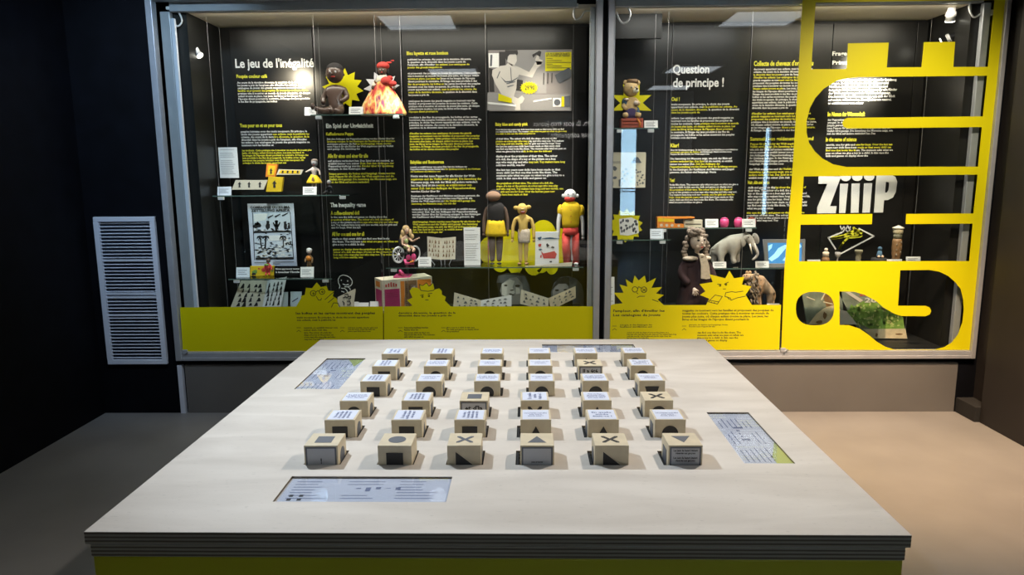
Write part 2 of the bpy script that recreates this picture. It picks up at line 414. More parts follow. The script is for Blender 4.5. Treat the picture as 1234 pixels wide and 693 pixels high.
# rear wall with a daylight window; black with one grey bay
b = B(); b.box(-2.95, 1.6, -5.1, -5.0, 0, CEIL); b.box(3.3, 4.7, -5.1, -5, 0, CEIL); b.box(4.84, 6.2, -5.1, -5, 0, CEIL); b.box(4.7, 4.84, -5.1, -5, 0, .7); b.box(4.7, 4.84, -5.1, -5, 2.42, CEIL)
struct(b.build('wall_rear', M['wall_black']))
b = B(); b.box(1.6, 1.90, -5.1, -5, 0, CEIL); b.box(2.24, 3.3, -5.1, -5, 0, CEIL); b.box(1.90, 2.24, -5.1, -5, 0, .70); b.box(1.90, 2.24, -5.1, -5, 2.42, CEIL)
struct(b.build('wall_rear_bay', M['wall_grey']))
for i, (x0, x1) in enumerate(((1.90, 2.24), (4.70, 4.84))):
    b = B()
    b.box(x0, x0+.02, -5.08, -4.99, .70, 2.42); b.box(x1-.02, x1, -5.08, -4.99, .70, 2.42)
    for z in (.70, 1.18, 1.24, 2.40): b.box(x0+.02, x1-.02, -5.08, -4.99, z, z+.02)
    wn = struct(b.build('window_%d' % (i+1), M['white_metal']))
    b = B(); b.box(x0+.02, x1-.02, -5.05, -5.044, .72, 2.40); b.build('pane', M['shelfglass'], wn)
# wall lettering of the opposite wall (seen mirrored in the showcase glass)
sg = thing('wall_sign', 'white lettering on the opposite black wall, mirrored in the glass', 'sign', (1.35, -4.99, 2.3))
for s_, z, wdt in (("Oh, ils sont trop jeunes", .17, 1.15), ("pour comprendre !", -.05, .86)):
    a_, b_, c_, d_ = me_bounds(text_me(s_, .15, bold=.003)); k_ = wdt/(b_-a_); done = ''
    for word in s_.split():                      # every word is a piece of its own
        x_ = me_bounds(text_me(done+word, .15, bold=.003))[1]; me = text_me(word, .15, bold=.003); q_ = me_bounds(me)
        me.transform(Matrix.Diagonal((k_, 1, 1, 1)))
        link('word', me, M['txtw'], sg, (-(x_-q_[1])*k_, 0, z), (pi/2, 0, pi)); done += word+' '
spot('ceiling_spot_light', (.9, -3.6, 3.0), (.8, -5, 2.35), 500, (1, .97, .92), 60, .8, .05)  # unseen spot added to brighten the wall lettering
# ceiling light panels
for i, (x, y) in enumerate([(-1.04, 1.72), (2.38, 1.72), (-1.04, -1.8), (2.52, -1.8), (2.65, -4.1)]):
    t = thing('ceiling_light', ['square ceiling light panel on the left near the showcase', 'square ceiling light panel on the right near the showcase', 'square ceiling light panel on the left behind the table',
        'square ceiling light panel on the right behind the table', 'square ceiling light panel nearest the rear wall'][i], 'lamp', (x, y, CEIL), 'ceiling light panels')
    b = B(); b.box(-.38, .38, -.38, -.35, -.03, 0); b.box(-.38, .38, .35, .38, -.03, 0); b.box(-.38, -.35, -.35, .35, -.03, 0); b.box(.35, .38, -.35, .35, -.03, 0)
    b.build('frame', M['white'], t)
    b = B(); b.box(-.35, .35, -.35, .35, -.02, -.012); b.build('diffuser', M['lightpanel'], t)

# vent grille on the back wall
t = thing('vent_grille', 'tall pale blue louvred vent grille on the black wall left of the showcase', 'vent', (-2.585, D-.001, .346))
gw, gh = .40, .984
b = B(); f = .032
b.box(-gw/2, gw/2, -.022, 0, 0, f, bev=.003); b.box(-gw/2, gw/2, -.022, 0, gh-f, gh, bev=.003)
b.box(-gw/2, -gw/2+f, -.022, 0, f, gh-f); b.box(gw/2-f, gw/2, -.022, 0, f, gh-f)
b.build('frame', M['white_metal'], t)
b = B(); b.box(-gw/2+f, gw/2-f, -.003, 0, f, gh-f); b.build('backing', mat('vent_dark', (.004, .009, .025), .6), t)
ns = 41; p0 = (gh-2*f)/ns
b = B(); b.box(-gw/2+f, gw/2-f, -.012, -.003, -.0025, .0025, rot=Matrix.Rotation(R(-38), 3, 'X')); s0 = b.build('slat', M['white_metal'], t)
s0.location.z = f+p0*.5
for k in range(1, ns):
    s = s0.copy(); COL.objects.link(s); s.parent = t; s.location.z = f+p0*(k+.5)
for z in (.335, .455, .48, .70):
    b = B(); b.box(-gw/2+f, gw/2-f, -.014, -.009, z-.006, z+.006); b.build('crossbar', M['white_metal'], t)

# ================================================================= showcase
XL, XR, ZB, ZT = -2.321, 2.95, .37, 2.70
XG = .474                                   # gap between the two cases
case = thing('display_case', 'long built-in glass showcase with black interior and aluminium frame', 'display case', ((XL+XR)/2, D, 0))
ox, oy = (XL+XR)/2, D
def cb(name, boxes, m, bev=0, parent=None):
    b = B()
    for q in boxes: b.box(q[0]-ox, q[1]-ox, q[2]-oy, q[3]-oy, q[4], q[5], bev=bev)
    return b.build(name, M[m], parent or case)
cb('plinth', [(-2.28, 2.86, D, 5.15, 0, .335)], 'plinth')
cb('corner_trim', [(-2.325, -2.295, D-.012, D+.02, 0, .335)], 'white_metal')
cb('frame_post', [(XL, XL+.040, D-.03, D+.03, ZB, ZT)], 'steel', .003)
cb('frame_post', [(.452, .492, D-.03, D+.03, ZB, ZT)], 'steel', .003)
cb('frame_post', [(.524, .562, D-.03, D+.03, ZB, ZT)], 'steel', .003)
cb('frame_post', [(2.922, XR, D-.03, D+.03, ZB, ZT)], 'steel', .003)
cb('post_core', [(.492, .524, D+.01, D+.03, .335, ZT)], 'wall_black')
for x0, x1 in ((XL+.04, .452), (.562, 2.922)):
    cb('bottom_rail', [(x0, x1, D-.028, D+.03, ZB, ZB+.022), (x0, x1, D-.020, D+.03, ZB+.022, ZB+.052)], 'steel', .003)
    cb('top_rail', [(x0, x1, D-.03, D+.03, 2.655, ZT)], 'steel', .003)
cb('case_floor', [(-2.28, 2.86, D+.03, 5.15, .335, .43)], 'caseblack')
cb('side_panel', [(-2.20, -2.115, D+.075, 5.15, .43, 2.60)], 'caseside')
cb('side_panel', [(2.775, 2.90, D+.075, 5.15, .43, 2.60)], 'caseside')
cb('inner_post', [(-2.262, -2.20, D+.03, D+.07, .43, 2.60)], 'steel', .004)
cb('hinge_rail', [(-2.199, -2.174, D+.032, D+.055, .43, 2.56)], 'white_metal', .003)
cb('inner_post', [(.420, .452, D+.035, D+.09, .43, 2.60)], 'steel', .004)
cb('inner_post', [(.562, .575, D+.035, D+.07, .43, 2.60)], 'steel', .003)
cb('inner_post', [(2.825, 2.87, D+.035, D+.07, .43, 2.60)], 'steel', .004)
cb('divider', [(.476, .54, D+.035, 5.15, .43, 2.60)], 'caseblack')
cb('header', [(-2.20, .335, D+.03, D+.075, 2.60, ZT)], 'steel', .003)
cb('header', [(.575, 2.82, D+.03, D+.075, 2.60, ZT)], 'steel', .003)
cb('ceiling_panel', [(-2.115, .476, D+.10, 5.15, 2.603, 2.63)], 'caseceil')
cb('ceiling_panel', [(.54, .905, D+.10, 4.80, 2.603, 2.63)], 'caseceil')
cb('ceiling_panel', [(.905, 2.775, D+.10, 5.15, 2.603, 2.63)], 'caseceil')
cb('back_lining', [(-2.115, .476, 5.10, 5.15, .43, 2.603), (.54, 2.775, 5.10, 5.15, .43, 2.603)], 'caseblack')
cb('left_lining', [(.54, .905, 4.80, 4.84, 2.45, 2.603)], 'caseblack')
# glass panes with clamps
px_j = [(-2.279, -.928), (-.924, .450), (.564, 1.671), (1.675, 2.920)]
for x0, x1 in px_j:
    cb('glass_pane', [(x0, x1, D-.004, D+.004, ZB+.052, 2.655)], 'glass')
for x in (-2.262, 1.70):
    b = B(); b.box(x-.018-ox, x+.018-ox, -.024, -.012, ZB+.045, ZB+.075, bev=.003); b.tube([(x+.006-ox, -.03, ZB+.05), (x+.026-ox, -.03, ZB+.068)], .005); b.build('glass_clamp', M['steel'], case)
# back panels (text panels), each a liftable board
def wx(px, py=180): return at(px, py, YB).x
seams = [-2.03, wx(384, 200), wx(488.5, 200), wx(588, 200), wx(706, 200)]
panels = []
plabels = ['black text panel headed Le jeu de l\'inégalité, leftmost in the showcase', 'black text panel with German and English texts behind the wheelchair doll',
    'black text panel with yellow heading Bleu layette, in the middle of the left case', 'black text panel with yellow heading below the large photo poster']
def tpanel(x0, x1, label, z0=.5, z1=2.58, Yb=YB):
    t = thing('text_panel', label, 'panel', ((x0+x1)/2, Yb, z0), 'black text panels lining the showcase')
    b = B(); b.box(-(x1-x0)/2+.002, (x1-x0)/2-.002, 0, .045, 0, z1-z0, bev=.002); b.build('board', M['panel'], t)
    return t
for i in range(4): panels.append(tpanel(seams[i], seams[i+1], plabels[i]))
rs = [wx(806, 200), wx(898, 200), wx(994, 200), wx(1092, 200)]
rl = ['black text panel headed Question de principe in the right case', 'black text panel on hair collecting, partly behind the yellow letter bar', 'black text panel behind the yellow letters and the big white word']
for i in range(3): panels.append(tpanel(rs[i], rs[i+1], rl[i]))
tpanel(rs[3], 2.76, 'plain black panel at the right end of the showcase')
tpanel(.55, rs[0], 'plain black panel beside the divider behind the seated plush bear')
def O(t): return t.location
P = panels
Wm, Ym = M['txtw'], M['txty']
# panel 1
t = P[0]; o = O(t)
head(t, o, "Le jeu de l'inégalité", 283.5, 70.5, 378.5, 84.5, Wm, .024, res=4)
head(t, o, "Poupée couleur café", 285, 89.8, 322, 95.2, Ym)
block(t, o, 'F', 286.5, 99.6, 374, 123.3, 8, 'WWWYWWWW')
head(t, o, "Tous pour un et un pour tous", 289, 149, 340, 154.5, Ym)
block(t, o, 'F', 290.5, 158.6, 373, 175.2, 6, 'WMMWWW')
block(t, o, 'F', 292, 181.3, 376, 197.2, 6, 'Y')
# panel 2
t = P[1]; o = O(t)
head(t, o, "Ein Spiel der Ungleichheit", 393, 149, 450, 155.5, Wm)
head(t, o, "Kaffeebraune Puppe", 393, 159.5, 426, 164.3, Ym)
block(t, o, 'D', 394, 167.5, 476, 180.3, 5, 'WYMWW')
head(t, o, "Alle für einen und einer für alle", 395, 185.5, 443.5, 190.2, Ym)
block(t, o, 'D', 395.5, 194, 475, 204.3, 4, 'WMMW')
block(t, o, 'D', 396.5, 209.3, 478, 219.7, 4, 'Y')
head(t, o, "The inequality game", 398, 244.3, 441, 251, Wm, .04)
head(t, o, "A coffee-coloured doll", 398.5, 254.2, 433, 259, Ym)
block(t, o, 'E', 399, 261.7, 480, 275, 5, 'WYMWW')
head(t, o, "All for one and one for all", 400, 279.6, 439, 284.4, Ym)
block(t, o, 'E', 400.5, 287.8, 480, 295.4, 3, 'WMW')
block(t, o, 'E', 401.5, 300.6, 482, 311, 4, 'Y')
# panel 3
t = P[2]; o = O(t)
head(t, o, "Bleu layette et rose bonbon", 490, 62, 540, 67.2, Ym)
block(t, o, 'F', 491, 71.8, 568, 82, 4, 'WWMY')
block(t, o, 'F', 491.5, 88.3, 579, 115.3, 9, 'WWNWNWMNW')
block(t, o, 'F', 492.5, 121.8, 578, 135.2, 5, 'WWWWY')
block(t, o, 'F', 493, 141.5, 580, 154.8, 5, 'W')
block(t, o, 'F', 493.5, 160.8, 578, 180.7, 7, 'Y')
head(t, o, "Babyblau und Bonbonrosa", 494.5, 193.4, 535, 198.4, Ym)
block(t, o, 'D', 494.5, 201.3, 579, 206.8, 3, 'WMY')
block(t, o, 'D', 495, 212.2, 580, 230.8, 6, 'WYWMYW')
block(t, o, 'D', 495.5, 236.2, 578, 246.2, 4, 'WWMY')
block(t, o, 'D', 496.5, 252.3, 579, 262.3, 4, 'W')
block(t, o, 'D', 497.5, 267.3, 579, 280.5, 5, 'Y')
# panel 4
t = P[3]; o = O(t)
head(t, o, "Baby blue and candy pink", 597, 147.8, 636, 152.6, Ym)
block(t, o, 'E', 597.2, 156.2, 683, 161.8, 3, 'WMY')
block(t, o, 'E', 597.5, 167.2, 682, 183.3, 6, 'WNNWWM')
block(t, o, 'E', 597.7, 188.3, 681, 199.7, 4, 'WWMW')
block(t, o, 'E', 598, 204.8, 680, 215.7, 4, 'W')
block(t, o, 'E', 598.2, 220.8, 679, 234.6, 5, 'Y')
# panel 5 (right case)
t = P[4]; o = O(t)
head(t, o, "Question", 811, 78, 854.5, 90.5, Wm, .024, res=4)
head(t, o, "de principe !", 811, 94, 872, 108, Wm, .024, res=4)
head(t, o, "Oui !", 809, 117, 819, 121.8, Ym)
block(t, o, 'F', 808.7, 125.8, 891, 136.4, 4, 'WMNY')
block(t, o, 'F', 808.5, 142.3, 890, 166.2, 8, 'WWMYYWWW')
head(t, o, "Klar!", 808, 172.8, 818, 177.6, Ym)
block(t, o, 'D', 808, 180.8, 889, 186.4, 3, 'WNW')
block(t, o, 'D', 807.3, 191.2, 889, 208.4, 6, 'WNMYWW')
head(t, o, "Yes!", 806.8, 214.8, 813, 219.4, Ym)
block(t, o, 'E', 806.5, 222.6, 889, 244.6, 8, 'WWYWMNWW')
# panel 6
t = P[5]; o = O(t)
head(t, o, "Collecte de cheveux d'or et Peau", 908.5, 73.2, 980, 79, Ym)
block(t, o, 'F', 907, 83.3, 984, 131, 15, 'WWNYMWWNWWWWWWW')
block(t, o, 'F', 905, 136.8, 984, 158, 7, 'YYYWWMW')
head(t, o, "Sammeln von goldenem Haar und", 904, 165.2, 980, 170.4, Ym)
block(t, o, 'D', 903.4, 173.4, 982, 198.3, 8, 'YYWWWWWW')
block(t, o, 'D', 902.4, 203.8, 978, 214.4, 4, 'MYYW')
head(t, o, "Hair, skin and so on", 901.2, 217.8, 927, 222.6, Ym)
block(t, o, 'E', 900.8, 226, 976, 252, 8, 'MWWWWWWW')
block(t, o, 'E', 899.5, 256.5, 974, 266.5, 4, 'YWWW')
# panel 7
t = P[6]; o = O(t)
head(t, o, "Frage des", 1003, 62, 1034, 68.4, Wm, .03)
head(t, o, "Prinzips!", 1003, 73, 1032, 79, Wm, .03)
block(t, o, 'D', 998.5, 96.5, 1081, 124.5, 8, 'W')
head(t, o, "Im Namen der Wissenschaft", 997.5, 135, 1042, 140, Ym)
block(t, o, 'D', 996.5, 144.3, 1078, 161.3, 6, 'MWWWWW')
head(t, o, "In the name of science", 995.3, 165.5, 1032, 170.4, Ym)
block(t, o, 'E', 995, 174.5, 1076, 188.7, 5, 'MMNWW')

# big white word
def ziii():
    t = thing('word_sign', 'big white letters reading ZiiiP on the black back panel', 'sign', at(1033, 235, YB-.005))
    o = t.location
    L = {
     'letter_z': [[(986.5, 212.5), (1013.5, 212.5), (1000, 248.5), (1008, 248.5), (1007, 257), (984.5, 257.2), (984.8, 250), (997, 221.5), (986, 221.5)]],
     'letter_i': [[(1012.5, 221.5), (1022, 221.3), (1018.6, 256.6), (1011, 256.8)], circle(1019, 213, 6.4, 5.4)],
     'letter_i.001': [[(1026.5, 221.2), (1036, 221), (1034.4, 256.4), (1025, 256.6)], circle(1033, 212.8, 6.4, 5.4)],
     'letter_i.002': [[(1041.5, 221), (1051, 220.8), (1048, 256.2), (1039, 256.4)], circle(1047.4, 212.6, 6.4, 5.4)],
     'letter_p': [[(1056.5, 211), (1074, 210.8), (1079, 213), (1081, 219), (1079.5, 231), (1076, 238), (1070, 241), (1065.3, 241.3), (1064, 256), (1053, 256.2)],
                  [(1067.5, 219), (1071, 219.5), (1071.6, 222), (1070.8, 229), (1069, 232), (1066.4, 232.2)]],
    }
    for n, lp in L.items():
        flat2d('letter', [pxl(q, YB-.005, o) for q in lp], .004, M['txtw'], t)
ziii()

# suspension cables
cb_lab = ['left of the brown baby doll', 'left of the madras dress doll', 'right of the madras dress doll', 'by the middle text panel', 'beside the yellow-skirted small doll', 'at the left end of the left case',
          'left of the white paper sheet', 'by the large photo poster', 'right of the large photo poster', 'beside the Question panel', 'beside the plush bear', 'beside the blond curls doll', 'left of the hair collecting text', 'right end of the right case']
for i, (px, Y) in enumerate([(386, 4.74), (457.5, 4.74), (464.5, 4.98), (487, 4.74), (391.5, 4.98), (262, 4.74), (276, 4.98), (587, 4.74), (690, 4.98), (806.5, 4.98), (786, 4.74), (801, 4.74), (899, 4.74), (1108, 4.98)]):
    p = at(px, 200, Y)
    b = B(); b.tube([(0, 0, .44-.44), (0, 0, 2.603-.44)], .0009, 6)
    o_ = b.build('suspension_cable', M['midgrey'], None, loc=(p.x, Y, .44)); tag(o_, 'thin steel suspension cable '+cb_lab[i], 'cable', 'steel cables carrying the glass shelves')

# glass shelves
def shelf(px0, px1, py, label, y0=4.73, y1=5.04, py_Y=YI):
    z = at((px0+px1)/2, py, py_Y).z
    xa, xb = at(px0, py, y0).x, at(px1, py, y0).x
    t = thing('glass_shelf', label, 'shelf', ((xa+xb)/2, (y0+y1)/2, z), 'glass shelves hung in the showcase')
    h = (xb-xa)/2; d = (y1-y0)/2
    b = B(); b.box(-h, h, -d, d, -.008, 0, bev=.001); b.build('pane', M['shelfglass'], t)
    b = B(); b.box(-h, h, -d-.0015, -d, -.0075, -.0005); b.build('front_edge', mat('glass_edge', (.10, .16, .14), .25), t)
    for sx in (-1, 1):
        b = B(); b.box(sx*(h-.05)-.02, sx*(h-.05)+.02, -d+.005, -d+.025, -.03, -.008, bev=.003); b.build('bracket', M['white'], t)
    return z
Z1 = shelf(374, 486, 139.5, 'glass shelf carrying the brown baby doll and the madras dress doll')
Z2 = shelf(256, 421, 234.5, 'glass shelf carrying the yellow boxes of cards')
Z3 = shelf(275, 400, 332.5, 'glass shelf below the black and white poster')
Z4 = shelf(465, 703, 319, 'glass shelf carrying the wheelchair doll and the three cloth dolls')
Z5 = shelf(738, 794, 155.5, 'glass shelf carrying the seated plush bear')
Z6 = shelf(738, 808, 286.5, 'glass shelf below the board of black and white stickers')
Z7 = shelf(791, 912, 274, 'glass shelf carrying the orange toy cart and pink jars', y0=4.83)
Z8 = shelf(848, 960, 322.5, 'glass shelf carrying the grey elephant and the tablet', y0=4.83)
Z9 = shelf(966, 1108, 316.5, 'glass shelf behind the yellow letters carrying small carved figures')

# risers
def riser(x0, x1, y0, y1, z1, label, m='caseblack'):
    t = B().box(-(x1-x0)/2, (x1-x0)/2, -(y1-y0)/2, (y1-y0)/2, 0, z1-.43, bev=.002).build('display_riser', M[m], None, loc=((x0+x1)/2, (y0+y1)/2, .43))
    tag(t, label, 'riser'); return t
ZR = .66
riser(-1.96, .40, 4.66, 5.0, ZR, 'long low black riser on the floor of the left case')
riser(.60, 1.60, 4.60, 5.0, ZR, 'low black riser under the curly haired doll and the shaggy animal')

# label cards
def card(x0, y0, x1, y1, label, Y=4.80, z=None, m='paper', lines=3, base=None):
    a = at(x0, y1, Y); c = at(x1, y0, Y); wd = c.x-a.x; h = c.z-a.z
    zz = a.z if base is None else base
    h = c.z-zz
    t = thing('label_card', label, 'label', ((a.x+c.x)/2, Y, zz), 'small white label cards in the showcase')
    rt = Matrix.Rotation(R(-12), 3, 'X')
    b = B(); b.box(-wd/2, wd/2, -.001, .001, 0, h/cos(R(12)), rot=rt, piv=(0, 0, 0)); b.box(-wd/4, wd/4, .003, h*.25, 0, .002); cd_ = b.build('card', M[m], t)
    if lines:
        b = B()
        for k in range(lines):
            zc = h*(.72-.2*k); b.box(-wd*.38, wd*(.30-.14*(k % 2)), -.0017, -.0011, zc-.0016, zc+.0016, rot=rt, piv=(0, 0, 0))
        b.build('print', M['greyink'], cd_)
    return t
card(367, 129, 380.5, 138.5, 'white label card at the left end of the top glass shelf', base=Z1)
card(420.5, 128.5, 437, 138.5, 'white label card between the brown doll and the madras dress doll', base=Z1)
card(262, 225, 278, 234.5, 'blue-white label card left of the tray of cards', base=Z2, m='card')
card(365, 225, 381, 234.5, 'white label card under the yellow-skirted small doll', base=Z2)
card(284.5, 322.5, 300, 332, 'blue-white label card below the poster, at the left', base=Z3, m='card')
card(362, 322, 377.5, 332, 'white label card below the small doll right of the poster', base=Z3)
card(504, 310, 519.5, 318.7, 'white label card right of the wheelchair doll', base=Z4)
card(776.5, 145, 793, 155.3, 'grey-white label card right of the plush bear', base=Z5)
card(783.5, 276, 800, 286, 'pale label card under the orange toy cart', base=Z6, m='card')
card(850, 264, 866, 273.5, 'white label card left of the pink jars', Y=4.86, base=Z7)
card(894.5, 264, 911, 273.5, 'cream label card under the brown red jar', Y=4.86, base=Z7)
card(859, 315.5, 875.5, 322.3, 'white label card at the feet of the elephant', Y=4.86, base=Z8)
card(910.5, 315, 927, 322.5, 'white label card left of the tablet', Y=4.86, base=Z8)
card(1069, 312.5, 1087.5, 316.5, 'flat white label card under the tall carved totem', base=Z9, lines=0)
card(1092, 309.5, 1110, 316.5, 'white label card at the right end of the shelf behind the letters', base=Z9)
card(973, 313, 989, 316.5, 'flat white label card left of the pale carved figure', base=Z9, lines=0)
card(427, 364, 432, 378, 'white label card behind the paper cone', base=ZR, lines=0)
card(431.5, 365, 444, 378, 'white label card between the cone and the doll suitcase', base=ZR, lines=0)
card(446, 363.5, 456, 378, 'small pale card at the left foot of the doll suitcase', base=ZR, lines=0)
card(731.5, 335, 741.5, 348, 'white label card by the left post of the right case', Y=4.66, base=ZR)
card(924, 366, 940, 380, 'white label card at the feet of the shaggy animal', Y=4.68, base=ZR, lines=0)

# tall paper sheets
def sheet(x0, y0, x1, y1, label, z, Y=4.95, m='paper', thick=.002, name='paper_sheet', n=14):
    a = at(x0, y1, Y); c = at(x1, y0, Y); wd = c.x-a.x; zz = z if z is not None else a.z; h = c.z-zz
    t = thing(name, label, 'paper', ((a.x+c.x)/2, Y, zz))
    b = B(); b.box(-wd/2, wd/2, 0, thick, 0, h); b.build('page', M[m], t)
    b = B()
    for k in range(n):
        zc = h*(.93-.85*k/n)
        if k in (1, 5): continue
        b.box(-wd*.42, wd*(.40-.25*random.random()), -.0006, 0, zc-.0018, zc+.0012)
    b.build('print', M['midgrey'], t); return t
sheet(265.5, 177.5, 285.5, 214.5, 'white text sheet hanging beside the left end of the case', None, Y=4.90)
sheet(559.5, 274, 578.5, 319, 'tall white text sheet standing left of the cloth dolls', Z4, Y=4.84)

# ================================================================= posters
def board(name, label, cat, pts, Y, m, th=.006):
    """flat board, pts = pixel outline; returns thing"""
    cx = sum(p[0] for p in pts)/len(pts); cy = max(p[1] for p in pts)
    o = at(cx, cy, Y); t = thing(name, label, cat, o)
    flat2d('board', [pxl(pts, Y, o)], th, M[m], t, loc=(0, th/2, 0))
    return t
def prints(t, Y, items):
    """flat printed shapes: (name, material, [loops])"""
    o = t.location
    for k, (n, m, loops) in enumerate(items):
        b = B()
        Yk = Y-.0008-.0005*k
        for lp in loops:
            b.poly([Vector((q.x-o.x, Yk-Y, q.z-o.z)) for q in (at(x, y, Y) for x, y in lp)], (0, .0004, 0))
        b.build(n, M[m], t)
# photo poster of a toy figure
Yp = YB-.010
t = board('photo_poster', 'large photo poster of a bare-chested toy figure with a yellow price star', 'poster', [(588.5, 60.5), (689.5, 59.5), (688.5, 133.5), (589.5, 134)], Yp, 'photo_bg')
sx = lambda pts: [(580+x/8.157, 55+y/8.153) for x, y in pts]
prints(t, Yp, [
    ('backdrop_print', 'midgrey', [sx([(330, 45), (640, 45), (640, 470), (330, 470)]), sx([(60, 460), (510, 480), (870, 480), (870, 635), (60, 635)])]),
    ('shade_print', 'ink', [sx([(175, 60), (235, 60), (240, 190), (180, 200)]), sx([(75, 220), (115, 230), (130, 455), (80, 455)]), sx([(345, 330), (410, 340), (400, 450), (330, 440)])]),
    ('figure_print', 'photo_pale', [
        sx([(240, 90), (345, 90), (350, 150), (325, 195), (300, 200), (260, 170)]),
        sx([(265, 165), (320, 195), (370, 210), (470, 260), (540, 150), (600, 160), (590, 190), (550, 220), (500, 315), (440, 300), (370, 285), (350, 340), (345, 420), (320, 500), (360, 520), (400, 490), (425, 520), (405, 560), (380, 575), (385, 635), (330, 635), (340, 585), (200, 480), (140, 380), (105, 290), (110, 240), (190, 200), (240, 195)]),
        sx([(540, 110), (560, 80), (570, 130), (605, 145), (600, 180), (550, 190), (530, 140)])]),
    ('line_print', 'greyink', [sx([(185, 300), (240, 350), (300, 345), (360, 310), (355, 322), (300, 360), (236, 364)]), sx([(285, 215), (292, 215), (300, 345), (292, 345)]), sx([(245, 370), (330, 350), (335, 358), (250, 380)]), sx([(255, 400), (320, 385), (322, 392), (258, 410)]), sx([(150, 320), (180, 250), (188, 255), (158, 325)])]),
    ('hair_print', 'ink', [sx([(228, 90), (235, 45), (355, 45), (362, 75), (350, 100), (335, 80), (280, 85), (262, 110), (255, 150), (240, 130)]), sx([(500, 90), (570, 50), (590, 60), (580, 110), (540, 90), (510, 120)])]),
    ('rail_print', 'paper', [sx([(62, 553), (340, 580), (340, 600), (62, 573)]), sx([(70, 75), (172, 75), (172, 215), (75, 215)]), sx([(512, 540), (690, 512), (690, 528), (512, 556)]), sx([(705, 515), (785, 515), (785, 600), (705, 600)])]),
    ('badge_print', 'yellow', [sx([(470+(92 if k % 2 else 72)*cos(k*pi/18), 415+(66 if k % 2 else 50)*sin(k*pi/18)) for k in range(36)]), sx([(630, 68), (885, 62), (883, 240), (628, 252)]), sx([(170, 470), (300, 520), (300, 565), (165, 540)]), sx([(790, 500), (815, 500), (815, 600), (785, 600)])]),
    ('prop_print', 'greyink', [sx([(722, 290), (860, 215), (885, 240), (885, 310), (770, 370), (745, 350)]), sx([(815, 500), (875, 490), (875, 600), (820, 600)]), sx([(90, 90), (110, 90), (105, 200), (85, 205)]), circle(*sx([(745, 558)])[0], 4, 4, 12)]),
])
o = t.location
for s_, q in (("29'90", [(427, 390), (525, 436)]), ("LES PLUS BEAUX HABITS", [(640, 72), (870, 90)]), ("ET TOUTES LES TENUES", [(640, 94), (870, 108)])):
    a, c = sx(q); head(t, o, s_, a[0], a[1], c[0], c[1], M['txtk'], .02, Y=Yp-.0055, name='lettering')
b_ = _cur['F']
for k in range(6):
    a, c = sx([(642, 128+18*k), (700+90*((k*7) % 3), 128+18*k)])
    strokes('print', [[a, c]], .0035, Yp-.0055, M['txtk'], t, o)
for k in range(3):
    strokes('print', [[sx([(615+40*k, 270)])[0], sx([(612+40*k, 380-10*k)])[0]]], .006, Yp-.0052, M['ink'], t, o)

